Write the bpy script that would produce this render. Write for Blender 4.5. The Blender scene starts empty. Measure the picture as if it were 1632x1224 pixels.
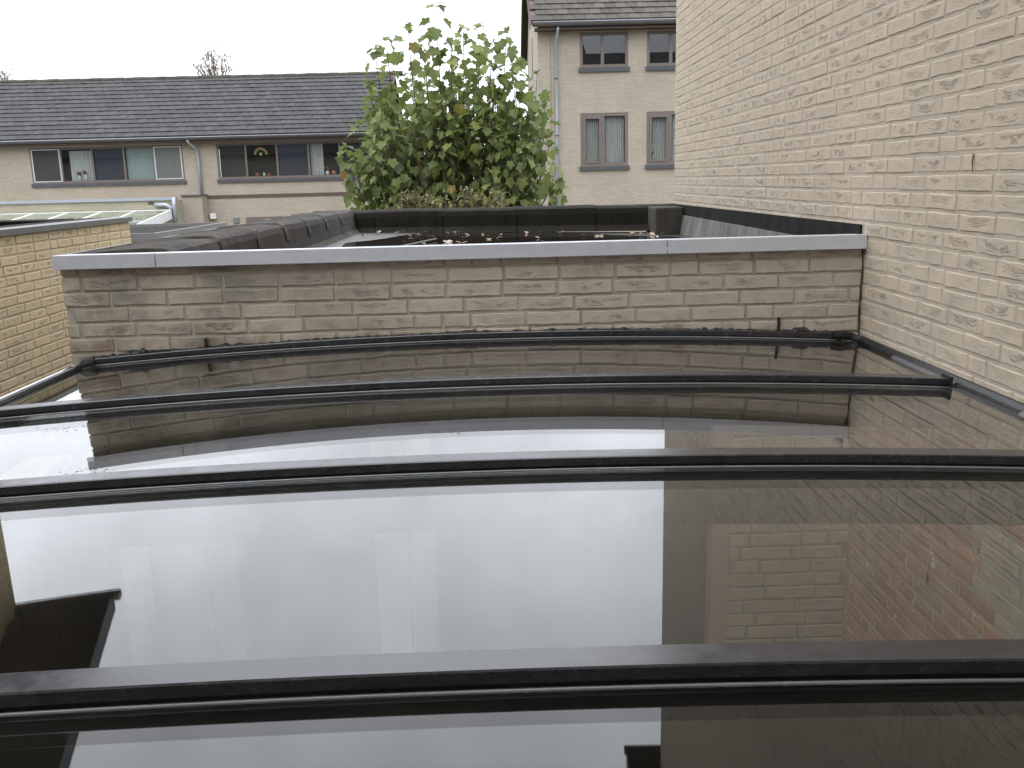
import bpy, math, random
import numpy as np
from mathutils import Matrix, Vector

# ------------------------------------------------------------------ camera, sky, sun, exposure
scene = bpy.context.scene
col = scene.collection
W_, H_, F_ = 1632.0, 1224.0, 1480.0
# photographer's eye is the origin; +Y runs along the house walls, +Z is up, ground at GZ
GZ = -3.2
RX = (0.9995, -0.0282, 0.0150)


def cam_axes():
    d = np.array([785 - W_ / 2, 288 - H_ / 2, F_]); d /= np.linalg.norm(d)
    h = np.array([math.cos(0.0252), -math.sin(0.0252), 0.0])
    n = np.cross(h, d); n /= np.linalg.norm(n)
    up = n if n[1] < 0 else -n
    return np.stack([np.cross(d, up), d, up])


R3 = cam_axes()
cam_d = bpy.data.cameras.new('camera')
cam = bpy.data.objects.new('camera', cam_d)
col.objects.link(cam)
cam_d.sensor_width = 36.0
cam_d.lens = F_ / W_ * 36.0
cam_d.clip_start = 0.02
cam_d.clip_end = 2000
mw = Matrix.Identity(4)
for i in range(3):
    mw[i][0], mw[i][1], mw[i][2] = R3[i, 0], -R3[i, 1], -R3[i, 2]
cam.matrix_world = mw
scene.camera = cam


def proj(p):
    c = R3.T @ np.asarray(p, float)
    if c[2] < 0.05:
        return None
    return W_ / 2 + F_ * c[0] / c[2], H_ / 2 + F_ * c[1] / c[2], c[2]


world = bpy.data.worlds.new('World')
scene.world = world
world.use_nodes = True
wt = world.node_tree
wt.nodes.clear()


def nn(t, kind, **kw):
    n = t.nodes.new(kind)
    for k, v in kw.items():
        if k == 'inp':
            for a, b in v.items():
                n.inputs[a].default_value = b
        else:
            setattr(n, k, v)
    return n


def mth(t, op, a, b=None, c=None, clamp=False):
    n = t.nodes.new('ShaderNodeMath'); n.operation = op; n.use_clamp = clamp
    for i, x in enumerate((a, b, c)):
        if x is None:
            continue
        if hasattr(x, 'links'):
            t.links.new(x, n.inputs[i])
        else:
            n.inputs[i].default_value = x
    return n.outputs[0]


SUN_EL, SUN_ROT = math.radians(42), math.radians(215)
w_tc = nn(wt, 'ShaderNodeTexCoord')
w_sep = nn(wt, 'ShaderNodeSeparateXYZ')
wt.links.new(w_tc.outputs['Generated'], w_sep.inputs[0])
w_el = mth(wt, 'MAXIMUM', w_sep.outputs[2], 0.0)
# overcast dome: brighter towards the zenith (CIE overcast), with soft cloud mottling
w_lum = mth(wt, 'MULTIPLY', mth(wt, 'ADD', mth(wt, 'MULTIPLY', w_el, 2.0), 1.0), 17.4)
w_noise = nn(wt, 'ShaderNodeTexNoise', inp={'Scale': 3.2, 'Detail': 5.0, 'Roughness': 0.55})
wt.links.new(w_tc.outputs['Generated'], w_noise.inputs['Vector'])
w_cl = mth(wt, 'ADD', mth(wt, 'MULTIPLY', w_noise.outputs[0], 1.1), 0.45)
w_lum2 = mth(wt, 'MULTIPLY', w_lum, w_cl)
w_comb = nn(wt, 'ShaderNodeCombineColor')
for i, k in enumerate((0.955, 0.99, 1.06)):
    wt.links.new(mth(wt, 'MULTIPLY', w_lum2, k), w_comb.inputs[i])
w_sky = nn(wt, 'ShaderNodeTexSky', sky_type='NISHITA', sun_disc=False, sun_elevation=SUN_EL, sun_rotation=SUN_ROT)
w_mix = nn(wt, 'ShaderNodeMix', data_type='RGBA')
w_mix.inputs[0].default_value = 0.94
wt.links.new(w_sky.outputs[0], w_mix.inputs[6])
wt.links.new(w_comb.outputs[0], w_mix.inputs[7])
w_bg = nn(wt, 'ShaderNodeBackground', inp={'Strength': 0.1})
wt.links.new(w_mix.outputs[2], w_bg.inputs[0])
w_out = nn(wt, 'ShaderNodeOutputWorld')
wt.links.new(w_bg.outputs[0], w_out.inputs[0])

sun_d = bpy.data.lights.new('sun', 'SUN')
sun_d.energy = 0.6
sun_d.angle = math.radians(60)
sun_d.color = (1.0, 0.96, 0.9)
sun = bpy.data.objects.new('sun', sun_d)
col.objects.link(sun)
sun_dir = Vector((math.sin(SUN_ROT) * math.cos(SUN_EL), math.cos(SUN_ROT) * math.cos(SUN_EL), math.sin(SUN_EL)))
sun.rotation_euler = sun_dir.to_track_quat('Z', 'Y').to_euler()

vs = scene.view_settings
vs.view_transform = 'Standard'
vs.look = 'None'
vs.exposure = -0.28
vs.gamma = 1.0
vs.use_curve_mapping = False
scene.cycles.use_denoising = True
scene.cycles.max_bounces = 10
scene.cycles.diffuse_bounces = 4
scene.cycles.glossy_bounces = 5
scene.cycles.transparent_max_bounces = 24
scene.cycles.sample_clamp_indirect = 8

rng = random.Random(7)

# ------------------------------------------------------------------ helpers


def tag(o, label=None, cat=None, group=None, kind=None):
    if label: o['label'] = label
    if cat: o['category'] = cat
    if group: o['group'] = group
    if kind: o['kind'] = kind
    return o


def link(o, parent=None):
    col.objects.link(o)
    if parent is not None:
        o.parent = parent
    return o


def thing(name, label, cat, group=None):
    o = bpy.data.objects.new(name, None)
    o.empty_display_size = 0.1
    link(o)
    return tag(o, label, cat, group)


class MB:
    def __init__(s):
        s.v = []; s.f = []; s.at = None

    def add(s, vs_, fs_):
        b = len(s.v)
        s.v += [tuple(map(float, v)) for v in vs_]
        s.f += [tuple(b + i for i in f) for f in fs_]
        return s

    def box(s, x0, x1, y0, y1, z0, z1):
        return s.add([(x0, y0, z0), (x1, y0, z0), (x1, y1, z0), (x0, y1, z0), (x0, y0, z1), (x1, y0, z1), (x1, y1, z1), (x0, y1, z1)],
                     [(0, 3, 2, 1), (4, 5, 6, 7), (0, 1, 5, 4), (1, 2, 6, 5), (2, 3, 7, 6), (3, 0, 4, 7)])

    def prism(s, poly, a, b, axis):
        # poly: 2D points (counter clockwise) in the two other axes; swept from a to b along axis
        n = len(poly)
        def pt(p, t):
            return (t, p[0], p[1]) if axis == 'x' else (p[0], t, p[1]) if axis == 'y' else (p[0], p[1], t)
        vs_ = [pt(p, a) for p in poly] + [pt(p, b) for p in poly]
        fs_ = [tuple(range(n))[::-1], tuple(range(n, 2 * n))] + [(i, (i + 1) % n, n + (i + 1) % n, n + i) for i in range(n)]
        if axis == 'y':
            fs_ = [f[::-1] for f in fs_]
        return s.add(vs_, fs_)

    def sweep(s, rings, closed=True, caps=True):
        n = len(rings[0]); b = len(s.v)
        for r in rings:
            s.v += [tuple(map(float, p)) for p in r]
        m = n if closed else n - 1
        for i in range(len(rings) - 1):
            for j in range(m):
                k = (j + 1) % n
                s.f.append((b + i * n + j, b + i * n + k, b + (i + 1) * n + k, b + (i + 1) * n + j))
        if caps and closed:
            s.f.append(tuple(b + j for j in range(n))[::-1])
            s.f.append(tuple(b + (len(rings) - 1) * n + j for j in range(n)))
        return s

    def tube(s, pts, rad, n=8):
        rings = []
        pts = [Vector(p) for p in pts]
        for i, p in enumerate(pts):
            d = (pts[min(i + 1, len(pts) - 1)] - pts[max(i - 1, 0)]).normalized()
            a = d.cross(Vector((0.31, 0.9, 0.2))).normalized(); c = d.cross(a)
            r = rad[i] if isinstance(rad, (list, tuple)) else rad
            rings.append([p + (a * math.cos(t) + c * math.sin(t)) * r for t in [2 * math.pi * k / n for k in range(n)]])
        return s.sweep(rings)

    def mesh(s, name, mat=None, smooth=False):
        me = bpy.data.meshes.new(name)
        me.from_pydata(s.v, [], s.f)
        if mat: me.materials.append(mat)
        if smooth:
            me.polygons.foreach_set('use_smooth', [True] * len(me.polygons))
        me.update()
        return me

    def build(s, name, mat=None, parent=None, smooth=False):
        return link(bpy.data.objects.new(name, s.mesh(name, mat, smooth)), parent)


def bevel(o, w=0.004, seg=2):
    m = o.modifiers.new('bevel', 'BEVEL'); m.width = w; m.segments = seg; m.limit_method = 'ANGLE'
    return o


# ------------------------------------------------------------------ materials


def mat_base(name):
    m = bpy.data.materials.new(name); m.use_nodes = True
    t = m.node_tree; t.nodes.clear()
    out = nn(t, 'ShaderNodeOutputMaterial')
    b = nn(t, 'ShaderNodeBsdfPrincipled')
    t.links.new(b.outputs[0], out.inputs[0])
    return m, t, b, out


def noise(t, scale, detail=4.0, rough=0.55, vec=None, dist=0.0):
    n = nn(t, 'ShaderNodeTexNoise', inp={'Scale': scale, 'Detail': detail, 'Roughness': rough, 'Distortion': dist})
    if vec is not None: t.links.new(vec, n.inputs['Vector'])
    return n.outputs[0]


def position(t):
    return nn(t, 'ShaderNodeNewGeometry').outputs['Position']


def ramp(t, fac, stops, interp='LINEAR'):
    r = nn(t, 'ShaderNodeValToRGB'); r.color_ramp.interpolation = interp
    e = r.color_ramp.elements
    while len(e) < len(stops): e.new(0.5)
    for k, (p, c) in enumerate(stops):
        e[k].position = p; e[k].color = (*c, 1) if len(c) == 3 else c
    t.links.new(fac, r.inputs[0])
    return r.outputs[0]


def mixc(t, fac, a, b, mode='MIX'):
    n = nn(t, 'ShaderNodeMix', data_type='RGBA', blend_type=mode)
    for i, x in ((0, fac), (6, a), (7, b)):
        if hasattr(x, 'links'): t.links.new(x, n.inputs[i])
        elif i == 0: n.inputs[0].default_value = x
        else: n.inputs[i].default_value = (*x, 1)
    return n.outputs[2]


def bump(t, h, b, strength=1.0, dist=0.002, prev=None):
    n = nn(t, 'ShaderNodeBump', inp={'Strength': strength, 'Distance': dist})
    t.links.new(h, n.inputs['Height'])
    if prev is not None: t.links.new(prev, n.inputs['Normal'])
    if b is not None: t.links.new(n.outputs[0], b.inputs['Normal'])
    return n.outputs[0]


def simple(name, c, rough=0.6, metal=0.0, var=0.12, scale=6.0, bscale=60.0, bd=0.0006, ior=1.5):
    m, t, b, _ = mat_base(name)
    p = position(t)
    n1 = noise(t, scale, 5, 0.6, p)
    lo = tuple(x * (1 - var) for x in c); hi = tuple(min(1, x * (1 + var)) for x in c)
    t.links.new(ramp(t, n1, [(0.3, lo), (0.7, hi)]), b.inputs['Base Color'])
    b.inputs['Roughness'].default_value = rough
    b.inputs['Metallic'].default_value = metal
    b.inputs['IOR'].default_value = ior
    if bd: bump(t, noise(t, bscale, 4, 0.6, p), b, 1.0, bd)
    return m


def brick_mat(name, c, dirt=None, dirt_amt=0.0, spread=0.05, crease_d=0.0055, hue=(1.01, 1.0, 0.98)):
    """hand-moulded brick: per-brick tone, curved folds in the face, sandy grain; optional weather stains"""
    m, t, b, _ = mat_base(name)
    pq = nn(t, 'ShaderNodeAttribute', attribute_name='pq')
    rn = nn(t, 'ShaderNodeAttribute', attribute_name='rnd')
    oi = nn(t, 'ShaderNodeObjectInfo')
    s1 = nn(t, 'ShaderNodeSeparateXYZ'); t.links.new(pq.outputs['Vector'], s1.inputs[0])
    s2 = nn(t, 'ShaderNodeSeparateXYZ'); t.links.new(rn.outputs['Vector'], s2.inputs[0])
    r = mth(t, 'FRACT', mth(t, 'ADD', s2.outputs[0], mth(t, 'MULTIPLY', oi.outputs['Random'], 7.31)))
    r2 = mth(t, 'FRACT', mth(t, 'MULTIPLY', r, 17.77))
    r3 = mth(t, 'FRACT', mth(t, 'MULTIPLY', r, 53.13))
    p, q = s1.outputs[0], s1.outputs[1]
    cv = nn(t, 'ShaderNodeCombineXYZ')
    t.links.new(mth(t, 'ADD', mth(t, 'MULTIPLY', p, 1.7), mth(t, 'MULTIPLY', r, 91.0)), cv.inputs[0])
    t.links.new(mth(t, 'MULTIPLY', q, 0.8), cv.inputs[1])
    t.links.new(mth(t, 'MULTIPLY', r2, 37.0), cv.inputs[2])
    n1 = noise(t, 3.4, 5, 0.62, cv.outputs[0])
    n2 = noise(t, 1.1, 2, 0.5, cv.outputs[0])
    wob = mth(t, 'MULTIPLY', mth(t, 'SUBTRACT', n1, 0.5), 1.1)
    p2 = mth(t, 'MULTIPLY', p, p)
    tot = None
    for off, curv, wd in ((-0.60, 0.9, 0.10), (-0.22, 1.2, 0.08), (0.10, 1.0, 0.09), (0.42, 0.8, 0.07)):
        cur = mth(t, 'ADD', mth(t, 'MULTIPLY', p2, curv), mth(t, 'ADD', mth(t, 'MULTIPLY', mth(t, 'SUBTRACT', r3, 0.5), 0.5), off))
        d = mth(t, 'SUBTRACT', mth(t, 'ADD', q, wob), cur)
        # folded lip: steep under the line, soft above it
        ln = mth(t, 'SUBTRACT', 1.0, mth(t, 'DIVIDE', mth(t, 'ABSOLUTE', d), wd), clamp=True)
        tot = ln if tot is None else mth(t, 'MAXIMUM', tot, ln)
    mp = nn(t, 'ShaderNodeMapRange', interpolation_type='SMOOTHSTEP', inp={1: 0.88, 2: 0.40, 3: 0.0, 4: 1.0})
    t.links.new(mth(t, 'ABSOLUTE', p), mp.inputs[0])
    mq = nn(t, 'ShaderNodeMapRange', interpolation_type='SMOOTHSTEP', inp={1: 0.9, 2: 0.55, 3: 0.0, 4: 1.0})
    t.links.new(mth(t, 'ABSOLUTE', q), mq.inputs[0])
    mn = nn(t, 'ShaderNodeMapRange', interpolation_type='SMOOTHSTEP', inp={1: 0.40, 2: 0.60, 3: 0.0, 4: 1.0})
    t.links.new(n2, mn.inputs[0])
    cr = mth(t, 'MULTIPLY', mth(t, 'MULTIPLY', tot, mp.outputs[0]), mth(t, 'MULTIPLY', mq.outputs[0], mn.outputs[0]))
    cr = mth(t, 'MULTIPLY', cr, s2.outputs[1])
    pos = position(t)
    h = mth(t, 'SUBTRACT', 1.0, cr)
    b1 = bump(t, h, None, 1.0, crease_d)
    g = noise(t, 220, 5, 0.65, pos)
    b2 = bump(t, g, None, 1.0, 0.0022, b1)
    b3 = bump(t, noise(t, 38, 4, 0.6, pos), b, 0.8, 0.0035, b2)
    tone = ramp(t, r2, [(0.0, tuple(x * (1 - spread) for x in c)), (0.55, c), (1.0, tuple(min(1, x * k * (1 + spread)) for x, k in zip(c, hue)))])
    tone = mixc(t, 0.35, tone, ramp(t, noise(t, 14, 5, 0.6, pos), [(0.3, tuple(x * 0.86 for x in c)), (0.7, tuple(min(1, x * 1.1) for x in c))]))
    # folds darkened in the colour: painted shade the bump lacks, with a little grime
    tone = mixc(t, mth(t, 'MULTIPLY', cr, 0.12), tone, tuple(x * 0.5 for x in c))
    if dirt:
        for (sc, lo, hi, dc, am, lim) in dirt:
            nz = noise(t, sc, 6, 0.68, pos)
            f = nn(t, 'ShaderNodeMapRange', interpolation_type='SMOOTHSTEP', inp={1: lo, 2: hi, 3: 0.0, 4: am})
            t.links.new(nz, f.inputs[0])
            fo = f.outputs[0]
            if lim:  # stain confined to where water runs: along an axis between two coordinates
                ax, a, bb = lim
                sp = nn(t, 'ShaderNodeSeparateXYZ'); t.links.new(pos, sp.inputs[0])
                f2 = nn(t, 'ShaderNodeMapRange', interpolation_type='SMOOTHSTEP', inp={1: a, 2: bb, 3: 0.0, 4: 1.0})
                t.links.new(sp.outputs[ax], f2.inputs[0])
                fo = mth(t, 'MULTIPLY', fo, f2.outputs[0])
            tone = mixc(t, fo, tone, dc)
    t.links.new(tone, b.inputs['Base Color'])
    b.inputs['Roughness'].default_value = 0.9
    b.inputs['Specular IOR Level'].default_value = 0.25
    return m


CREAM = (0.49, 0.418, 0.325)
GREYC = (0.44, 0.385, 0.318)
YELL = (0.60, 0.492, 0.325)
WALL_DIRT = [(9.0, 0.54, 0.75, (0.12, 0.125, 0.10), 0.5, None),
             (3.2, 0.34, 0.62, (0.155, 0.15, 0.115), 0.85, (0, 0.0, -1.5)),
             (7.0, 0.45, 0.7, (0.16, 0.10, 0.045), 0.75, (2, -0.52, -0.62))]
M = {}
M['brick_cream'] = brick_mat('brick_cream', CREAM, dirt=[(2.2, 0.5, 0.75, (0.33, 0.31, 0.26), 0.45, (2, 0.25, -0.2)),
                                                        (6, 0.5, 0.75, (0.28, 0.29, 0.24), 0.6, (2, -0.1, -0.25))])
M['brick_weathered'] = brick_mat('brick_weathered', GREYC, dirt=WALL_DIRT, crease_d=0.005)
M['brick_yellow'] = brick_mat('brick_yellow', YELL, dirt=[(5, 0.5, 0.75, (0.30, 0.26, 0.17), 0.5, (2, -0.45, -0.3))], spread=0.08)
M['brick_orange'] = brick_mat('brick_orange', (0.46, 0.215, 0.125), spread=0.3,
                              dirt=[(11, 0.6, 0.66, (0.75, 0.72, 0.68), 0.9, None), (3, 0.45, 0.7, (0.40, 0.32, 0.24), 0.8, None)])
M['mortar_cream'] = simple('mortar_cream', (0.42, 0.363, 0.288), 0.95, var=0.12, scale=9, bscale=160, bd=0.002)
M['mortar_weathered'] = simple('mortar_weathered', (0.345, 0.305, 0.252), 0.95, var=0.22, scale=7, bscale=160, bd=0.002)
M['mortar_yellow'] = simple('mortar_yellow', (0.47, 0.39, 0.27), 0.95, var=0.12, scale=9, bscale=160, bd=0.002)


def coated(name, c, rough, streak=True, dust=0.0, ior=1.5, metal=0.0):
    m, t, b, _ = mat_base(name)
    p = position(t)
    mp = nn(t, 'ShaderNodeMapping'); mp.inputs['Scale'].default_value = (1.0, 5.0, 5.0)
    t.links.new(p, mp.inputs[0])
    n1 = noise(t, 3.5, 6, 0.65, mp.outputs[0])
    n2 = noise(t, 26, 5, 0.6, p)
    dustc = tuple(min(1, x + dust) for x in c)
    cc = ramp(t, mth(t, 'ADD', mth(t, 'MULTIPLY', n1, 0.6), mth(t, 'MULTIPLY', n2, 0.4)), [(0.38, c), (0.68, dustc)])
    t.links.new(cc, b.inputs['Base Color'])
    rr = nn(t, 'ShaderNodeMapRange', inp={1: 0.3, 2: 0.7, 3: rough * 0.8, 4: min(1, rough * 1.35)})
    t.links.new(n2, rr.inputs[0]); t.links.new(rr.outputs[0], b.inputs['Roughness'])
    b.inputs['IOR'].default_value = ior
    b.inputs['Metallic'].default_value = metal
    bump(t, noise(t, 9, 3, 0.5, p), b, 0.5, 0.0007)
    return m


M['bar'] = coated('black_aluminium', (0.012, 0.012, 0.016), 0.22, dust=0.02, ior=1.62)
M['bar_dark'] = simple('black_rubber', (0.008, 0.008, 0.009), 0.6, var=0.3, bd=0.0003)
M['lip'] = coated('gasket_highlight', (0.15, 0.155, 0.165), 0.22, dust=0.05)  # lighter than black rubber: sky highlight along the lip put into the colour
M['rafter'] = simple('dark_rafter', (0.02, 0.02, 0.022), 0.5, var=0.3)
M['alu'] = coated('grey_trim', (0.52, 0.535, 0.58), 0.38, dust=0.05, metal=0.3)
M['alu_green'] = coated('weathered_trim', (0.15, 0.155, 0.148), 0.5, dust=0.05, metal=0.2)
M['zinc'] = coated('zinc', (0.33, 0.36, 0.40), 0.4, dust=0.05, metal=0.4)
M['gutter'] = coated('dark_zinc', (0.065, 0.062, 0.062), 0.5, dust=0.05, metal=0.2)
M['white'] = simple('white_paint', (0.72, 0.73, 0.72), 0.5, var=0.05)
M['post_grey'] = simple('painted_post', (0.20, 0.198, 0.193), 0.5, var=0.05)
M['screen_white'] = simple('screen_frame', (0.45, 0.45, 0.44), 0.5, var=0.05)
M['brown_frame'] = simple('brown_frame', (0.135, 0.110, 0.095), 0.5, var=0.08)
M['pink_frame'] = simple('pinkish_frame', (0.42, 0.31, 0.27), 0.5, var=0.06)
M['brown_board'] = simple('brown_board', (0.085, 0.05, 0.04), 0.65, var=0.2)
M['sill'] = simple('slate_sill', (0.06, 0.06, 0.068), 0.5, var=0.15)
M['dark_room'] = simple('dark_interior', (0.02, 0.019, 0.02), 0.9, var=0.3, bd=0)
M['blue_panel'] = simple('blue_panel', (0.028, 0.034, 0.062), 0.35, var=0.15, bd=0)
M['screen'] = simple('insect_screen', (0.035, 0.032, 0.034), 0.8, var=0.12, scale=30, bd=0)
M['screen_grey'] = simple('grey_screen', (0.11, 0.115, 0.11), 0.8, var=0.1, bd=0)
M['curtain'] = simple('net_curtain', (0.52, 0.52, 0.50), 0.9, var=0.07, bd=0)
M['blind'] = simple('pale_blind', (0.34, 0.40, 0.39), 0.8, var=0.06, bd=0)
M['sealant'] = simple('bitumen_sealant', (0.010, 0.010, 0.011), 0.45, var=0.4, scale=40, bscale=50, bd=0.004)
M['stem'] = simple('stem_bark', (0.06, 0.045, 0.035), 0.85, var=0.3, scale=20)
M['twig'] = simple('twig_bark', (0.17, 0.12, 0.09), 0.85, var=0.3)


def felt_mat(name, c, moss=0.0, wet=0.0):
    m, t, b, _ = mat_base(name)
    p = position(t)
    mp = nn(t, 'ShaderNodeMapping'); mp.inputs['Scale'].default_value = (7.0, 7.0, 0.9)
    t.links.new(p, mp.inputs[0])
    streak = noise(t, 1.6, 6, 0.7, mp.outputs[0])
    spots = noise(t, 4.5, 6, 0.65, p)
    cc = ramp(t, spots, [(0.32, tuple(x * 0.7 for x in c)), (0.52, c), (0.72, tuple(x * 1.5 for x in c))])
    cc = mixc(t, 0.55, cc, ramp(t, streak, [(0.35, tuple(x * 0.55 for x in c)), (0.65, tuple(x * 1.6 for x in c))]))
    if moss:
        f = nn(t, 'ShaderNodeMapRange', interpolation_type='SMOOTHSTEP', inp={1: 0.5, 2: 0.72, 3: 0.0, 4: moss})
        t.links.new(noise(t, 3.1, 6, 0.7, p), f.inputs[0])
        cc = mixc(t, f.outputs[0], cc, (0.018, 0.020, 0.006))
    t.links.new(cc, b.inputs['Base Color'])
    b.inputs['Roughness'].default_value = 0.85 - wet
    b.inputs['Specular IOR Level'].default_value = 0.5 if wet else 0.12
    g = bump(t, noise(t, 260, 3, 0.6, p), None, 0.8, 0.0015)
    bump(t, noise(t, 7, 3, 0.5, p), b, 0.8, 0.012, g)
    return m


M['felt_top'] = felt_mat('felt_top', (0.0200, 0.0162, 0.0135))
M['felt_grey'] = felt_mat('felt_grey', (0.062, 0.056, 0.050), moss=0.2)
M['felt_moss'] = felt_mat('felt_moss', (0.0125, 0.0115, 0.0078), moss=0.6)
M['felt_dark'] = felt_mat('felt_dark', (0.016, 0.0155, 0.016))
M['lead'] = felt_mat('grey_lead', (0.15, 0.145, 0.136), moss=0.25)
M['felt_seam'] = felt_mat('felt_seam', (0.085, 0.078, 0.07))
M['felt_deck'] = felt_mat('felt_deck', (0.03, 0.028, 0.025), moss=0.3, wet=0.35)


def glass_mat(name, tint, f0=0.043, body=None, wav=0.0, gain=1.0):
    """clear sheet: mirror reflection that grows towards grazing view (Fresnel), the rest passes straight through"""
    m = bpy.data.materials.new(name); m.use_nodes = True
    t = m.node_tree; t.nodes.clear()
    out = nn(t, 'ShaderNodeOutputMaterial')
    g = nn(t, 'ShaderNodeNewGeometry')
    dt = nn(t, 'ShaderNodeVectorMath', operation='DOT_PRODUCT')
    t.links.new(g.outputs['Incoming'], dt.inputs[0]); t.links.new(g.outputs['Normal'], dt.inputs[1])
    c = mth(t, 'ABSOLUTE', dt.outputs['Value'])
    f = mth(t, 'ADD', mth(t, 'MULTIPLY', mth(t, 'POWER', mth(t, 'SUBTRACT', 1.0, c, clamp=True), 5.0), 1 - f0), f0, clamp=True)
    if gain != 1.0: f = mth(t, 'MULTIPLY', f, gain, clamp=True)   # coated solar glass mirrors a little more
    tr = nn(t, 'ShaderNodeBsdfTransparent', inp={0: (*tint, 1)})
    gl = nn(t, 'ShaderNodeBsdfGlossy', inp={'Color': (1, 1, 1, 1), 'Roughness': 0.0})
    if wav:
        bn = bump(t, noise(t, 5.0, 2, 0.4, position(t)), None, 1.0, wav)
        t.links.new(bn, gl.inputs['Normal'])
    mx = nn(t, 'ShaderNodeMixShader')
    t.links.new(f, mx.inputs[0]); t.links.new(tr.outputs[0], mx.inputs[1]); t.links.new(gl.outputs[0], mx.inputs[2])
    sh = mx.outputs[0]
    if body:
        # thin uneven film of dust and dried rain on the sheet
        df = nn(t, 'ShaderNodeBsdfDiffuse', inp={0: (0.33, 0.35, 0.28, 1)})
        mr = nn(t, 'ShaderNodeMapRange', interpolation_type='SMOOTHSTEP', inp={1: 0.35, 2: 0.7, 3: body * 0.3, 4: body})
        t.links.new(noise(t, 2.2, 7, 0.7, position(t)), mr.inputs[0])
        m2 = nn(t, 'ShaderNodeMixShader')
        t.links.new(mr.outputs[0], m2.inputs[0]); t.links.new(sh, m2.inputs[1]); t.links.new(df.outputs[0], m2.inputs[2])
        sh = m2.outputs[0]
    t.links.new(sh, out.inputs[0])
    return m


M['roof_glass'] = glass_mat('roof_glass', (0.81, 0.82, 0.81), f0=0.038, body=0.010, gain=1.12)
M['pane'] = glass_mat('window_glass', (0.85, 0.87, 0.87))
M['old_glass'] = glass_mat('lean_to_glass', (0.72, 0.76, 0.68), body=0.42)


def water_mat():
    m, t, b, _ = mat_base('puddle')
    p = position(t)
    t.links.new(ramp(t, noise(t, 3, 5, 0.6, p), [(0.35, (0.006, 0.005, 0.004)), (0.7, (0.022, 0.017, 0.012))]), b.inputs['Base Color'])
    b.inputs['Roughness'].default_value = 0.06
    b.inputs['IOR'].default_value = 1.33
    bump(t, noise(t, 30, 2, 0.5, p), b, 0.4, 0.0012)
    return m


M['water'] = water_mat()


def far_brick(name, c):
    m, t, b, _ = mat_base(name)
    tc = nn(t, 'ShaderNodeTexCoord')
    sp = nn(t, 'ShaderNodeSeparateXYZ'); t.links.new(tc.outputs['Object'], sp.inputs[0])
    cb = nn(t, 'ShaderNodeCombineXYZ')
    t.links.new(mth(t, 'ADD', sp.outputs[0], sp.outputs[1]), cb.inputs[0]); t.links.new(sp.outputs[2], cb.inputs[1])
    br = nn(t, 'ShaderNodeTexBrick', inp={'Scale': 1.0, 'Mortar Size': 0.007, 'Mortar Smooth': 0.2, 'Brick Width': 0.23, 'Row Height': 0.063, 'Bias': 0.0})
    br.inputs['Color1'].default_value = (*c, 1)
    br.inputs['Color2'].default_value = (*[x * 0.88 for x in c], 1)
    br.inputs['Mortar'].default_value = (*[x * 0.74 for x in c], 1)
    t.links.new(cb.outputs[0], br.inputs['Vector'])
    st = ramp(t, noise(t, 0.7, 6, 0.65, position(t)), [(0.3, (0.86, 0.85, 0.82)), (0.7, (1.04, 1.03, 1.02))])
    t.links.new(mixc(t, 1.0, br.outputs[0], st, 'MULTIPLY'), b.inputs['Base Color'])
    b.inputs['Roughness'].default_value = 0.92
    bump(t, br.outputs['Fac'], b, -0.8, 0.006)
    return m


M['far_brick'] = far_brick('far_brick', (0.385, 0.338, 0.275))
M['far_brick_green'] = far_brick('far_brick_stained', (0.37, 0.345, 0.265))


def tile_mat(name, c):
    m, t, b, _ = mat_base(name)
    rn = nn(t, 'ShaderNodeAttribute', attribute_name='rnd')
    s2 = nn(t, 'ShaderNodeSeparateXYZ'); t.links.new(rn.outputs['Vector'], s2.inputs[0])
    oi = nn(t, 'ShaderNodeObjectInfo')
    r = mth(t, 'FRACT', mth(t, 'ADD', s2.outputs[0], mth(t, 'MULTIPLY', oi.outputs['Random'], 5.7)))
    p = position(t)
    big = noise(t, 0.55, 5, 0.65, p)
    fac = mth(t, 'ADD', mth(t, 'MULTIPLY', r, 0.45), mth(t, 'MULTIPLY', big, 0.6))
    cc = ramp(t, fac, [(0.25, tuple(x * 0.55 for x in c)), (0.5, c), (0.8, tuple(x * 1.75 for x in c))])
    cc = mixc(t, 0.4, cc, ramp(t, noise(t, 9, 6, 0.7, p), [(0.35, tuple(x * 0.6 for x in c)), (0.7, tuple(x * 1.7 for x in c))]))
    t.links.new(cc, b.inputs['Base Color'])
    b.inputs['Roughness'].default_value = 0.85
    bump(t, noise(t, 40, 4, 0.6, p), b, 0.8, 0.004)
    return m


M['tile'] = tile_mat('grey_tile', (0.029, 0.028, 0.0272))
M['tile_brown'] = tile_mat('brown_tile', (0.050, 0.042, 0.034))
M['tile_moss'] = simple('mossy_ridge', (0.05, 0.048, 0.033), 0.9, var=0.4, scale=3)


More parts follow.
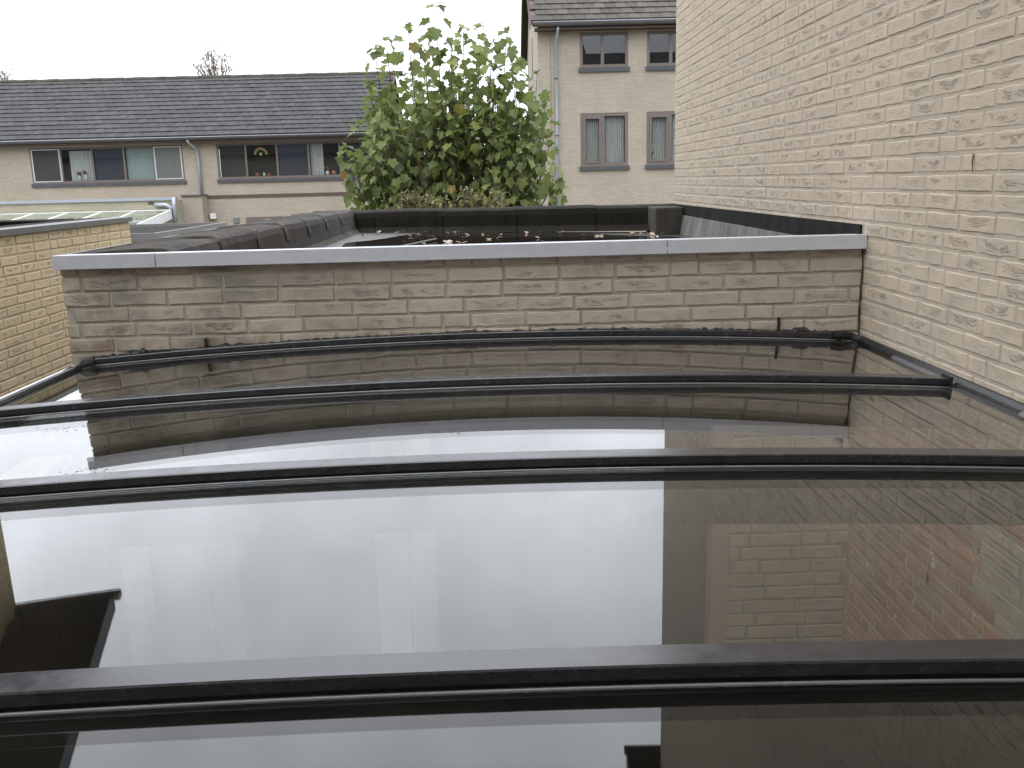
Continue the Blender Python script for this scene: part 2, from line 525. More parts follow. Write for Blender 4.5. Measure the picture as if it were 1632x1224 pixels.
def leaf_mat(name, stops, trans=0.35):
    m = bpy.data.materials.new(name); m.use_nodes = True
    t = m.node_tree; t.nodes.clear()
    out = nn(t, 'ShaderNodeOutputMaterial')
    rn = nn(t, 'ShaderNodeAttribute', attribute_name='rnd')
    s2 = nn(t, 'ShaderNodeSeparateXYZ'); t.links.new(rn.outputs['Vector'], s2.inputs[0])
    oi = nn(t, 'ShaderNodeObjectInfo')
    r = mth(t, 'FRACT', mth(t, 'ADD', s2.outputs[0], mth(t, 'MULTIPLY', oi.outputs['Random'], 5.7)))
    cc = ramp(t, r, stops)
    cc = mixc(t, 0.3, cc, ramp(t, noise(t, 25, 4, 0.6, position(t)), [(0.3, (0.06, 0.085, 0.025)), (0.7, (0.20, 0.24, 0.07))]))
    g = nn(t, 'ShaderNodeNewGeometry')
    under = mixc(t, 0.5, cc, (0.17, 0.21, 0.14))
    cc2 = mixc(t, g.outputs['Backfacing'], cc, under)
    pb = nn(t, 'ShaderNodeBsdfPrincipled', inp={'Roughness': 0.5})
    pb.inputs['Specular IOR Level'].default_value = 0.35
    t.links.new(cc2, pb.inputs['Base Color'])
    tl = nn(t, 'ShaderNodeBsdfTranslucent'); t.links.new(cc, tl.inputs[0])
    mx = nn(t, 'ShaderNodeMixShader'); mx.inputs[0].default_value = trans
    t.links.new(pb.outputs[0], mx.inputs[1]); t.links.new(tl.outputs[0], mx.inputs[2])
    t.links.new(mx.outputs[0], out.inputs[0])
    return m


M['leaf'] = leaf_mat('maple_leaf', [(0.0, (0.10, 0.145, 0.045)), (0.35, (0.15, 0.20, 0.055)), (0.7, (0.205, 0.25, 0.07)), (0.97, (0.27, 0.30, 0.095)), (0.988, (0.36, 0.27, 0.045)), (1.0, (0.30, 0.15, 0.04))], 0.42)
M['leaf_dry'] = leaf_mat('dry_leaf', [(0.0, (0.10, 0.065, 0.03)), (0.5, (0.19, 0.13, 0.06)), (0.8, (0.14, 0.15, 0.05)), (1.0, (0.27, 0.23, 0.10))])
M['leaf_fallen'] = leaf_mat('fallen_leaf', [(0.0, (0.30, 0.13, 0.07)), (0.5, (0.45, 0.24, 0.15)), (0.8, (0.60, 0.50, 0.42)), (1.0, (0.22, 0.09, 0.04))], 0.1)
M['leaf_far'] = leaf_mat('far_leaf', [(0.0, (0.14, 0.09, 0.04)), (0.5, (0.22, 0.16, 0.07)), (1.0, (0.17, 0.17, 0.07))])


def ground_mat():
    m, t, b, _ = mat_base('garden_ground')
    p = position(t)
    cc = ramp(t, noise(t, 0.35, 5, 0.6, p), [(0.4, (0.05, 0.075, 0.025)), (0.5, (0.10, 0.095, 0.08)), (0.62, (0.16, 0.15, 0.135))])
    cc = mixc(t, 0.4, cc, ramp(t, noise(t, 8, 6, 0.7, p), [(0.3, (0.05, 0.05, 0.03)), (0.7, (0.2, 0.19, 0.15))]))
    t.links.new(cc, b.inputs['Base Color'])
    b.inputs['Roughness'].default_value = 0.95
    bump(t, noise(t, 12, 5, 0.6, p), b, 0.8, 0.03)
    return m


M['ground'] = ground_mat()

# ------------------------------------------------------------------ pieces: bricks, tiles, leaves


def set_attr(me, pq, rn):
    if pq is not None:
        a = me.attributes.new('pq', 'FLOAT_VECTOR', 'POINT'); a.data.foreach_set('vector', np.asarray(pq, np.float32).ravel())
    a = me.attributes.new('rnd', 'FLOAT_VECTOR', 'POINT'); a.data.foreach_set('vector', np.asarray(rn, np.float32).ravel())


def brick_shape(L, Hh, r, front=0.0045, back=0.012, inset=0.0024, jit=0.0019):
    """one brick: uneven arrises, worn edges, flat back"""
    hx, hz = L / 2, Hh / 2
    nx = 7 if L > 0.15 else 4
    pts = []
    for i in range(nx): pts.append((-hx + 2 * hx * i / nx, -hz))
    for i in range(2): pts.append((hx, -hz + hz * i))
    for i in range(nx): pts.append((hx - 2 * hx * i / nx, hz))
    for i in range(2): pts.append((-hx, hz - hz * i))
    n = len(pts)
    outer = [(x + r.uniform(-jit, jit), z + r.uniform(-jit, jit)) for x, z in pts]
    fr = front + r.uniform(-0.0015, 0.0015)
    V, PQ = [], []
    for x, z in outer: V.append((x, back, z)); PQ.append((x / hx, z / hz, 0))
    for x, z in outer: V.append((x, -fr + inset * 0.8, z)); PQ.append((x / hx, z / hz, 0))
    for x, z in outer:
        k = inset * r.uniform(0.7, 1.5)
        V.append((x - math.copysign(min(k, abs(x)), x) if abs(abs(x) - hx) < 0.004 else x,
                  -fr + r.uniform(-0.0006, 0.0006), z - math.copysign(k, z) if abs(abs(z) - hz) < 0.004 else z))
        PQ.append((x / hx, z / hz, 0))
    Fc = []
    for i in range(n):
        j = (i + 1) % n
        Fc.append((i, j, n + j, n + i)); Fc.append((n + i, n + j, 2 * n + j, 2 * n + i))
    Fc.append(tuple(range(2 * n, 3 * n)))
    return np.array(V), Fc, np.array(PQ)


BL, BH, BJ, CO = 0.2170, 0.0508, 0.0125, 0.0633


def brick_set(seed, front=0.0045):
    r = random.Random(seed)
    st = []
    for k in range(12):
        st.append((*brick_shape(BL, BH, r, front), (r.random(), r.choice((0.25, 0.6, 1.0, 1.0)), r.random())))
    for k in range(5):
        st.append((*brick_shape(0.104, BH, r, front), (r.random(), 0.06, r.random())))
    return st


def shape_mesh(sh, name, mat):
    V, Fc, PQ, rn = sh
    me = bpy.data.meshes.new(name); me.from_pydata(V.tolist(), [], Fc)
    set_attr(me, PQ, np.tile(np.array(rn), (len(V), 1)))
    me.materials.append(mat); me.update()
    return me


def pieces(parent, name, shapes, places, mat, limit=300, rest_name=None, smooth=False):
    """places: (Matrix, shape index, priority, keep). The largest in view become objects of their own, the rest one joined part"""
    places = sorted(places, key=lambda p: -p[2])
    meshes = {}
    for (mx, k, pr) in places[:limit]:
        if pr <= 0: break
        if k not in meshes: meshes[k] = shape_mesh(shapes[k], name, mat)
        o = bpy.data.objects.new(name, meshes[k]); o.matrix_world = mx
        link(o, parent)
    rest = [p for i, p in enumerate(places) if i >= limit or p[2] <= 0]
    if rest:
        VV, FF, PP, RR = [], [], [], []; b = 0
        r = random.Random(len(places))
        for mx, k, pr in rest:
            V, Fc, PQ, rn = shapes[k]
            A = np.array(mx.to_3x3()); tr = np.array(mx.translation)
            VV.append(V @ A.T + tr); FF += [tuple(b + i for i in f) for f in Fc]; b += len(V)
            if PQ is not None: PP.append(PQ)
            RR.append(np.tile(np.array((r.random(), rn[1], rn[2])), (len(V), 1)))
        me = bpy.data.meshes.new(rest_name)
        me.from_pydata(np.concatenate(VV).tolist(), [], FF)
        set_attr(me, np.concatenate(PP) if PP else None, np.concatenate(RR))
        me.materials.append(mat); me.update()
        o = link(bpy.data.objects.new(rest_name, me), parent)
        o['kind'] = 'stuff'


def bond(length, r, hp=0.24):
    """wild bond: lengths of bricks along one course"""
    out = []; x = -r.uniform(0, BL)
    while x < length:
        L = 0.104 if r.random() < hp else BL
        a, b_ = max(x, 0), min(x + L, length)
        if b_ - a > 0.03: out.append((a, b_, L))
        x += L + BJ
    return out


def brick_places(length, z0, z1, phase, to_world, rotz, r, skip=None, hp=0.24, vis=None):
    """to_world(s, z) gives the point on the wall face; returns the placement of every brick"""
    res = []
    n0 = math.floor((z0 - phase) / CO); n1 = math.ceil((z1 - phase) / CO)
    rot = Matrix.Rotation(rotz, 4, 'Z')
    for n in range(n0, n1 + 1):
        zb = phase + n * CO + BJ / 2
        a, b_ = max(zb, z0), min(zb + BH, z1)
        if b_ - a < 0.012: continue
        for (s0, s1, L) in bond(length, r, hp):
            c = to_world((s0 + s1) / 2, (a + b_) / 2)
            if skip and skip(c): continue
            k = r.randrange(12) if L > 0.15 else 12 + r.randrange(5)
            full = L
            sx = (s1 - s0) / full
            if L > 0.15 and sx < 0.6:
                k = 12 + r.randrange(5); sx = (s1 - s0) / 0.104
            mx = Matrix.Translation(Vector(c) + Vector((0, 0, r.uniform(-0.0012, 0.0012)))) @ rot @ Matrix.Rotation(r.uniform(-0.006, 0.006), 4, 'Y') @ Matrix.Diagonal((sx, 1, (b_ - a) / BH, 1))
            pr = 0.0
            pj = proj(c)
            if pj and -40 < pj[0] < W_ + 40 and -20 < pj[1] < 700 and (vis is None or vis(c)):
                pr = 1.0 / pj[2] * (s1 - s0)
            res.append((mx, k, pr))
    return res


# ================================================================== THE SETTING
g = MB().add([(-900, -300, GZ), (900, -300, GZ), (900, 1500, GZ), (-900, 1500, GZ)], [(0, 1, 2, 3)]).build('ground', M['ground'])
tag(g, 'garden ground of paving and grass between the houses', 'ground', kind='structure')

# ------------------------------------------------------------------ house with the tall cream gable wall (runs along Y on the right)
XR, YW = 1.525, 3.83
YF = 7.96                      # far corner of the gable wall
EZ = 4.34                      # eave height at the far corner
house = thing('gable_house', 'house with tall cream hand-moulded brick gable wall beside the glass roof', 'house')
wall = MB()
wall.prism([(-2.6, GZ), (YF, GZ), (YF, EZ), (3.4, 7.2), (-2.6, 3.1)], XR + 0.002, XR + 0.30, 'x')
wall_o = wall.build('gable_wall', M['mortar_cream'], house)
r = random.Random(11)
shapes_c = brick_set(3)


def skip_r(c):
    if c[1] > YW + 0.12 and c[2] < -0.24: return True
    if c[2] > EZ - 0.03 + (YF - c[1]) * 0.68: return True
    return False


pl = brick_places(YF - 0.3, -0.72, 4.9, -0.0126, lambda s, z: (XR + 0.004, YF - s, z), -math.pi / 2, r, skip_r, hp=0.22,
                  vis=lambda c: c[2] > -0.70)
pieces(wall_o, 'brick', shapes_c, pl, M['brick_cream'], 300, 'brickwork')
# bare orange brick below the roof line
pl = brick_places(3.0, -2.75, -0.73, -0.0126, lambda s, z: (XR + 0.004, YW - s, z), -math.pi / 2, r, hp=0.2)
pieces(wall_o, 'brick', shapes_c, [(a, b, 0) for a, b, c in pl if a.translation.y > 2.55 + 0.25 * math.sin(a.translation.z * 9)], M['brick_orange'], 0, 'bare_brickwork')
pieces(wall_o, 'brick', shapes_c, [(a, b, 0) for a, b, c in pl if a.translation.y <= 2.55 + 0.25 * math.sin(a.translation.z * 9)], M['brick_cream'], 0, 'lower_brickwork')
# the rest of the same house: the facade the photographer leans out of
rw = MB()
rw.box(-46.0, 22.0, -0.75, -0.40, GZ, 2.3)
rw.build('rear_wall', M['far_brick'], house)
MB().prism([(-6.5, 8.15), (-0.05, 2.25), (-0.05, 2.40), (-6.5, 8.30)], -46.0, 22.0, 'x').build('rear_roof', M['tile'], house)
# verge and eave of its roof (seen mirrored in the glass)
vg = MB()
vg.prism([(YF + 0.40, EZ + 0.02), (YF + 0.40, EZ + 0.14), (3.4, 7.55), (3.4, 7.40)], XR - 0.25, XR + 4.0, 'x')
vg.build('roof', M['tile_brown'], house)
bb = MB().prism([(YF + 0.42, EZ - 0.02), (YF + 0.42, EZ + 0.20), (3.4, 7.62), (3.4, 7.36)], XR - 0.285, XR - 0.253, 'x')
bb.build('bargeboard', M['brown_board'], house)
gu = MB().tube([(XR - 0.30, YF + 0.45, EZ + 0.05), (XR + 4.0, YF + 0.45, EZ + 0.05)], 0.05, 12).build('gutter', M['gutter'], house, True)
# rust mark of an old hook in the wall
hk = MB().tube([(XR - 0.004, 2.990, 0.045), (XR - 0.006, 2.991, 0.02), (XR - 0.003, 2.989, -0.012)], [0.0032, 0.0025, 0.0010], 6).build('hook', simple('rust', (0.17, 0.10, 0.05), 0.9, var=0.4), house)

# ------------------------------------------------------------------ flat-roofed extension at the end of the glass roof
XL = -1.77
ext = thing('flat_roof_extension', 'brick extension with flat felt roof and grey metal edge beyond the glass roof', 'extension')
fw = MB()
fw.box(XL + 0.004, XR - 0.004, YW + 0.004, YW + 0.22, -0.95, -0.30)
fw.box(1.0, XR - 0.004, YW + 0.004, YW + 0.22, GZ, -0.952)
fw.box(XL + 0.004, XL + 0.25, YW + 0.222, 9.5, GZ, -0.30)
fw_o = fw.build('front_wall', M['mortar_weathered'], ext)
r = random.Random(5)
shapes_w = brick_set(9, 0.005)
pl = brick_places(XR - XL - 0.006, -0.76, -0.305, -0.3425, lambda s, z: (XL + s, YW + 0.004, z), 0, r, hp=0.2)
pieces(fw_o, 'brick', shapes_w, pl, M['brick_weathered'], 300, 'brickwork')
# the returning brick ends that give the corner its stepped outline
pl = brick_places(0.9, -1.3, -0.305, -0.3425, lambda s, z: (XL + 0.004, YW + 0.9 - s, z), -math.pi / 2, r, hp=0.3)
pieces(fw_o, 'brick', shapes_w, [(a, b, 0) for a, b, c in pl], M['brick_weathered'], 0, 'side_brickwork')
pl = brick_places(XR - 1.0, -2.8, -0.77, -0.3425, lambda s, z: (1.0 + s, YW + 0.004, z), 0, r, hp=0.2)
pieces(fw_o, 'brick', shapes_w, [(a, b, 0) for a, b, c in pl], M['brick_cream'], 0, 'lower_brickwork')
# folded aluminium edge in three lengths
for (a, b_) in ((-1.786, -1.3735), (-1.3705, 0.7035), (0.7065, XR - 0.002)):
    t_ = MB().prism([(YW - 0.030, -0.309), (YW - 0.026, -0.309), (YW - 0.022, -0.262), (YW + 0.10, -0.262), (YW + 0.10, -0.256), (YW - 0.028, -0.252)][::-1], a, b_, 'x')
    bevel(t_.build('metal_trim', M['alu'], ext), 0.0015, 2)
# felt-covered upstand on the left: lapped sheets
ys = [3.94, 4.62, 5.30, 6.02, 6.75, 7.5, 8.25, 9.05]
for i in range(len(ys) - 1):
    y0, y1 = ys[i], ys[i + 1] + 0.05
    up = 0.002 + 0.007 * (i % 2)
    rings = []
    for k in range(7):
        y = y0 + (y1 - y0) * k / 6
        sl = rng.uniform(-0.003, 0.003)
        rings.append([(x, y, z + up * w_ + sl) for x, z, w_ in
                      ((-1.768, -0.262, 1), (-1.62, -0.248, 1), (-1.47, -0.241, 1), (-1.385, -0.243, 1), (-1.35, -0.257, 1), (-1.335, -0.29, 1), (-1.325, -0.37, 0.5), (-1.315, -0.42, 0), (-1.27, -0.452, 0), (-1.75, -0.46, 0))])
    m_ = MB().sweep([q_[::-1] for q_ in rings])
    o = m_.build('felt_sheet', M['felt_top'], ext, False)
    o.data.materials.append(M['felt_grey'])
    for p_ in o.data.polygons:
        if p_.normal.z < 0.6: p_.material_index = 1
for y in ys[1:-1]:
    rings = []
    for x, z in ((-1.765, -0.250), (-1.62, -0.236), (-1.47, -0.229), (-1.383, -0.231), (-1.343, -0.247), (-1.326, -0.285), (-1.3205, -0.33)):
        yy = y + 0.04 + rng.uniform(-0.012, 0.012); w_ = rng.uniform(0.045, 0.06)
        rings.append([(x, yy - w_, z - 0.012), (x, yy - w_ * 0.6, z + 0.003), (x, yy + w_ * 0.6, z + 0.003), (x, yy + w_, z - 0.012)][::-1])
    MB().sweep(rings).build('felt_seam', M['felt_seam'], ext)
# thin metal edge along the outer left side
bevel(MB().box(-1.786, -1.771, 3.90, 9.5, -0.30, -0.254).build('edge_strip', M['alu_green'], ext), 0.002)
# back upstand (runs slightly askew)
bl, br_ = (-1.80, 9.62), (XR, 8.05)
nb = 5
for i in range(nb):
    def P(t_): return (bl[0] + (br_[0] - bl[0]) * t_, bl[1] + (br_[1] - bl[1]) * t_, -0.256 + 0.028 * t_)
    rings = []
    for k in range(7):
        t_ = (i + k / 6 * 1.02) / nb
        x, y, z = P(min(t_, 1.0)); w_ = 0.005 * (i % 2) + rng.uniform(-0.002, 0.002)
        rings.append([(x, y, z - 0.2), (x, y, z + w_), (x, y - 0.17, z + 0.004 + w_), (x, y - 0.30, z - 0.004 + w_), (x, y - 0.335, z - 0.02 + w_), (x, y - 0.35, z - 0.06), (x, y - 0.36, z - 0.155), (x, y - 0.45, z - 0.205)])
    o = MB().sweep(rings).build('felt_sheet', M['felt_top'], ext)
    o.data.materials.append(M['felt_moss'])
    for p_ in o.data.polygons:
        if (p_.normal.z < 0.6 and p_.normal.y < 0.3) or p_.center.z < -0.34: p_.material_index = 1
bevel(MB().box(1.285, XR - 0.02, 7.45, 7.92, -0.46, -0.240).build('felt_corner', M['felt_grey'], ext), 0.012, 3)
# flashing on the gable wall above the flat roof
fl = MB().add([(XR - 0.012, 3.86, -0.216), (XR - 0.012, 7.93, -0.229), (XR - 0.012, 7.93, -0.312), (XR - 0.012, 3.86, -0.318),
               (XR + 0.012, 3.86, -0.212), (XR + 0.012, 7.93, -0.225), (XR + 0.012, 7.93, -0.312), (XR + 0.012, 3.86, -0.318)],
              [(0, 1, 2, 3), (4, 7, 6, 5), (0, 4, 5, 1), (3, 2, 6, 7), (0, 3, 7, 4), (1, 5, 6, 2)])
fl.build('felt_flashing', M['felt_dark'], ext)
MB().prism([(1.475, -0.46), (XR - 0.004, -0.46), (XR - 0.004, -0.305), (1.503, -0.305)], 3.88, 7.6, 'y').build('lead_upstand', M['lead'], ext)
MB().prism([(-1.5, 3.95), (1.5, 3.95), (1.5, 7.75), (-1.5, 9.25)], -0.62, -0.452, 'z').build('roof_deck', M['felt_deck'], ext)
# black pins hanging on the wall just above the glazing
for (x, z0, z1) in ((-1.206, -0.652, -0.607), (1.176, -0.648, -0.585)):
    MB().tube([(x, YW - 0.012, z1), (x + 0.002, YW - 0.014, (z0 + z1) / 2), (x - 0.002, YW - 0.013, z0)], 0.0065, 8).build('anchor_pin', M['sealant'], ext)
# hairline of dark mastic in the corner where the two walls meet
pts = [(XR - 0.008 + rng.uniform(-0.003, 0.003), YW - 0.004, -0.31 - k * 0.02) for k in range(21)]
MB().tube(pts, [rng.uniform(0.0012, 0.0034) for _ in pts], 6).build('corner_joint', simple('rusty_mastic', (0.035, 0.018, 0.012), 0.8, var=0.5, scale=30), ext)

# standing rain on the flat roof
pud = MB(); n = 40; ring = []
for k in range(n):
    a = 2 * math.pi * k / n
    rr = 1 + 0.10 * math.sin(3 * a + 1) + 0.06 * math.sin(7 * a) + rng.uniform(-0.03, 0.03)
    x = 0.12 + 1.25 * rr * math.cos(a); y = 6.35 + 2.1 * rr * math.sin(a) - 0.25 * x
    ring.append((min(x, 1.45), max(4.0, min(y, 8.55 - 0.48 * x)), -0.444))
pud.add(ring, [tuple(range(n))])
tag(pud.build('puddle', M['water']), 'dark puddle of rain standing on the flat felt roof', 'puddle', kind='structure')


def leaf_shape(kind, r):
    if kind == 'maple':
        half = [(0.0, 0.0), (0.20, -0.10), (0.38, -0.02), (0.47, 0.10), (0.37, 0.24), (0.50, 0.34), (0.60, 0.52), (0.46, 0.60), (0.29, 0.58), (0.29, 0.74), (0.17, 0.80), (0.11, 0.91), (0.0, 1.00)]
    else:
        half = [(0.0, 0.0), (0.16, 0.15), (0.22, 0.4), (0.16, 0.7), (0.0, 1.0)]
    sx, fold, curl = r.uniform(0.85, 1.08), r.uniform(0.10, 0.42), r.uniform(0.05, 0.55)
    tw = r.uniform(-0.25, 0.25)
    def z(x, y): return fold * abs(x) - curl * y * y * 0.6 + tw * x * y + r.uniform(-0.012, 0.012)
    V, Fc = [], []
    n = len(half)
    mid = [(0.0, 0.0), (0.0, 0.30), (0.0, 0.58), (0.0, half[-1][1])] if kind == 'maple' else [(0.0, 0.0), (0.0, 0.4), (0.0, 1.0)]
    for x, y in half: V.append((x * sx, y, z(x, y)))
    for x, y in half: V.append((-x * sx, y, z(x, y)))
    mi = len(V)
    if kind == 'maple':
        V += [(0, 0.30, -curl * 0.09 * 0.6), (0, 0.58, -curl * 0.33 * 0.6)]
        a, b_ = mi, mi + 1
        for o, s in ((0, 1), (n, -1)):
            f = [(o, o + 1, a), (o + 1, o + 2, a), (o + 2, o + 3, a), (o + 3, o + 4, a), (o + 4, o + 5, a), (o + 5, o + 6, o + 7), (o + 5, o + 7, o + 8, a), (a, o + 8, b_),
                 (o + 8, o + 9, b_), (o + 9, o + 10, b_), (o + 10, o + 11, b_), (o + 11, o + 12, b_)]
            Fc += f if s > 0 else [t_[::-1] for t_ in f]
    else:
        V.append((0, 0.45, -curl * 0.1))
        for o, s in ((0, 1), (n, -1)):
            f = [(o + i, o + i + 1, mi) for i in range(n - 1)]
            Fc += f if s > 0 else [t_[::-1] for t_ in f]
    return np.array(V), Fc, None, (r.random(), 0, 0)


# autumn leaves floating on the puddle: one scatter
r = random.Random(21)
lsh = [leaf_shape('maple' if k < 2 else 'oval', r) for k in range(5)]
plc = []
for k in range(70):
    t_ = r.random()
    x = r.uniform(-1.15, 1.4)
    if t_ < 0.6: y = 8.52 - 0.475 * x - abs(r.gauss(0, 0.55)) - 0.12
    else: y = r.uniform(5.2, 7.9)
    y = max(5.0, y)
    mx = Matrix.Translation((x, y, -0.438 + r.uniform(0, 0.008))) @ Matrix.Rotation(r.uniform(0, 6.3), 4, 'Z') @ Matrix.Rotation(r.uniform(-0.2, 0.2), 4, 'X') @ Matrix.Scale(r.uniform(0.025, 0.07), 4)
    plc.append((mx, r.randrange(5), 0))
holder = None
pieces(holder, 'leaf', lsh, plc, M['leaf_fallen'], 0, 'fallen_leaves')
fo = bpy.data.objects['fallen_leaves']
tag(fo, 'scattered brown and pale autumn leaves floating on the flat roof puddle', 'leaves', kind='stuff')
# a slab and a rod left lying on the roof
sl = MB().add([(-0.78, 5.2, -0.44), (-0.20, 5.2, -0.44), (-0.16, 6.1, -0.44), (-0.55, 6.1, -0.44), (-0.78, 5.2, -0.405), (-0.20, 5.2, -0.405), (-0.16, 6.1, -0.405), (-0.55, 6.1, -0.405)],
              [(0, 3, 2, 1), (4, 5, 6, 7), (0, 1, 5, 4), (1, 2, 6, 5), (2, 3, 7, 6), (3, 0, 4, 7)]).build('felt_offcut', M['felt_top'])
tag(sl, 'dark felt offcut lying in the puddle on the flat roof', 'felt sheet')
rod = MB().tube([(-0.95, 5.1, -0.43), (-0.72, 6.2, -0.43), (-0.45, 7.3, -0.432)], 0.009, 8).build('roof_rod', M['gutter'])
tag(rod, 'thin grey rod lying across the flat roof beside the felt offcut', 'rod')

# ------------------------------------------------------------------ the glass patio roof (low barrel arch)
ZA, KA, XA = -0.644, 0.0225, 0.03


def zg(x): return ZA - KA * (x - XA) ** 2


GX0, GX1 = -1.715, 1.508
roof = thing('glass_patio_roof', 'low arched patio roof of dark glass panes and black glazing bars', 'glass roof')
NX = 72
xs = [GX0 + (GX1 - GX0) * i / NX for i in range(NX + 1)]
BARS = [3.791, 2.885, 2.003, 1.079, -0.42]
TH = 0.010
for i in range(4):
    ya, yb = BARS[i] + 0.022, BARS[i + 1] + 0.030
    V, Fc = [], []
    for x in xs:
        z = zg(x)
        V += [(x, yb, z), (x, ya, z), (x, yb, z - TH), (x, ya, z - TH)]
    for k in range(NX):
        a, b_ = 4 * k, 4 * k + 4
        Fc += [(a, b_, b_ + 1, a + 1), (a + 2, a + 3, b_ + 3, b_ + 2)]
    me = bpy.data.meshes.new('glass_pane'); me.from_pydata(V, [], Fc)
    me.materials.append(M['roof_glass'])
    me.polygons.foreach_set('use_smooth', [True] * len(me.polygons)); me.update()
    link(bpy.data.objects.new('glass_pane', me), roof)
for i, yb in enumerate(BARS[:4]):
    x0, x1 = (-1.672, 1.412) if i == 0 else (-1.70, 1.452) if i == 1 else (-1.71, 1.47)
    xx = [x0 + (x1 - x0) * k / 60 for k in range(61)]
    wd = 0.034 if i == 0 else 0.056
    ht = 0.031
    yf = yb + 0.006
    prof = [(yf, 0.0115), (yf, ht - 0.0025), (yf + 0.0025, ht), (yf + wd - 0.0025, ht), (yf + wd, ht - 0.0025), (yf + wd, 0.0115)]
    o = MB().sweep([[(x, y, zg(x) + z) for y, z in prof] for x in xx]).build('glazing_bar', M['bar'], roof)
    prof = [(yf + 0.007, 0.0012), (yf + 0.007, 0.013), (yf + wd - 0.007, 0.013), (yf + wd - 0.007, 0.0012)]
    MB().sweep([[(x, y, zg(x) + z) for y, z in prof] for x in xx]).build('rubber_seal', M['bar_dark'], o)
    cy, cz, rad = yb + 0.0012, 0.0036, 0.0028
    prof = [(cy + rad * math.cos(a), cz + rad * math.sin(a)) for a in [2 * math.pi * k / 10 for k in range(10)]][::-1]
    MB().sweep([[(x, y, zg(x) + z) for y, z in prof] for x in xx]).build('gasket_lip', M['lip'], o, True)
    # end caps
    for xe, sg in ((x0, -1), (x1, 1)):
        MB().box(min(xe, xe + sg * 0.008), max(xe, xe + sg * 0.008), yf - 0.006, yf + wd + 0.004, zg(xe) + 0.0015, zg(xe) + ht + 0.006).build('end_cap', M['bar_dark'], o)
    # deep rafter carrying the bar below the glass
    rx_ = [GX0 + (GX1 - GX0) * k / 40 for k in range(41)]
    y0, y1 = (yf - 0.002, yf + wd) if i else (yf + 0.0, yf + 0.028)
    MB().sweep([[(x, y, zg(x) + z) for y, z in ((y0, -0.135), (y0, -TH - 0.002), (y1, -TH - 0.002), (y1, -0.135))] for x in rx_]).build('rafter', M['rafter'], roof)
# side edges: black cover strips along Y
le = MB()
le.prism([(GX0 - 0.020, zg(GX0) - 0.06), (GX0 + 0.012, zg(GX0) - 0.06), (GX0 + 0.012, zg(GX0) + 0.004), (GX0 + 0.004, zg(GX0) + 0.014), (GX0 - 0.014, zg(GX0) + 0.014), (GX0 - 0.020, zg(GX0) + 0.006)], 0.2, YW - 0.06, 'y')
le.build('edge_trim', M['sealant'], roof)
MB().prism([(GX0 - 0.034, zg(GX0) - 0.07), (GX0 - 0.022, zg(GX0) - 0.07), (GX0 - 0.022, zg(GX0) + 0.012), (GX0 - 0.034, zg(GX0) + 0.012)], 0.2, YW - 0.04, 'y').build('gutter_glint', M['white'], roof)  # white strip stands in for light glinting off the gutter's outer lip
zr = zg(GX1)
MB().prism([(GX1 - 0.010, zr + 0.0015), (XR - 0.003, zr - 0.02), (XR - 0.003, zr + 0.024), (GX1 + 0.006, zr + 0.022), (GX1 - 0.006, zr + 0.010)], 0.2, YW - 0.03, 'y').build('wall_trim', M['sealant'], roof)
for (y0, y1) in ((2.94, 3.42), (1.9, 2.55)):
    MB().prism([(GX1 - 0.024, zr + 0.002), (GX1 - 0.0115, zr + 0.002), (GX1 - 0.0075, zr + 0.011), (GX1 - 0.014, zr + 0.011)], y0, y1, 'y').build('lead_strip', M['gutter'], roof)
# hand-laid bitumen along the end wall and down into both corners
r = random.Random(4)
rings = []
x = -1.685
while x < 1.455:
    h = 0.034 + r.uniform(-0.002, 0.003) + (0.006 if r.random() < 0.12 else 0)
    if abs(x - 1.28) < 0.03 or abs(x + 1.50) < 0.04: h += 0.012
    yy = YW - 0.012 - r.uniform(0, 0.004)
    z = zg(x)
    rings.append([(x, YW + 0.004, z - 0.002), (x, YW + 0.003, z + h), (x, yy, z + h - 0.004), (x, yy - 0.010, z + h - 0.012), (x, yy - 0.012, z - 0.002)][::-1])
    x += r.uniform(0.008, 0.02)
MB().sweep(rings).build('bitumen_bead', M['sealant'], roof)
for pts, rad in (([(-1.66, 3.79, zg(-1.66) + 0.022), (-1.70, 3.78, zg(-1.7) + 0.018), (-1.735, 3.74, zg(-1.72) + 0.004), (-1.735, 3.66, zg(-1.72) + 0.0)], [0.017, 0.018, 0.015, 0.012]),
                 ([(1.40, 3.80, zg(1.40) + 0.024), (1.44, 3.80, zg(1.44) + 0.026), (1.485, 3.80, zg(1.48) + 0.018), (1.508, 3.76, zg(1.5) + 0.008), (1.510, 3.66, zg(1.5) + 0.004)], [0.017, 0.019, 0.017, 0.015, 0.012])):
    MB().tube(pts, rad, 8).build('corner_seal', M['sealant'], roof)
# posts and edge beam that carry the left side
for y in (0.4, 2.0, 3.62):
    bevel(MB().box(-1.72, -1.63, y, y + 0.09, GZ, zg(-1.7) - 0.15).build('post', M['rafter'], roof), 0.005)
MB().box(-1.715, -1.655, 0.2, YW - 0.12, zg(-1.7) - 0.20, zg(-1.7) - 0.075).build('edge_beam', M['rafter'], roof)
# dried splashes on the panes and bars
r = random.Random(14)
sp = MB()


def speck(x, y, rx_, ry_, dz=0.0006):
    n = 7; b = []
    for k in range(n):
        a = 2 * math.pi * k / n; q = r.uniform(0.6, 1.25)
        px, py = x + rx_ * q * math.cos(a), y + ry_ * q * math.sin(a)
        b.append((px, py, zg(px) + dz))
    sp.add(b, [tuple(range(n))])


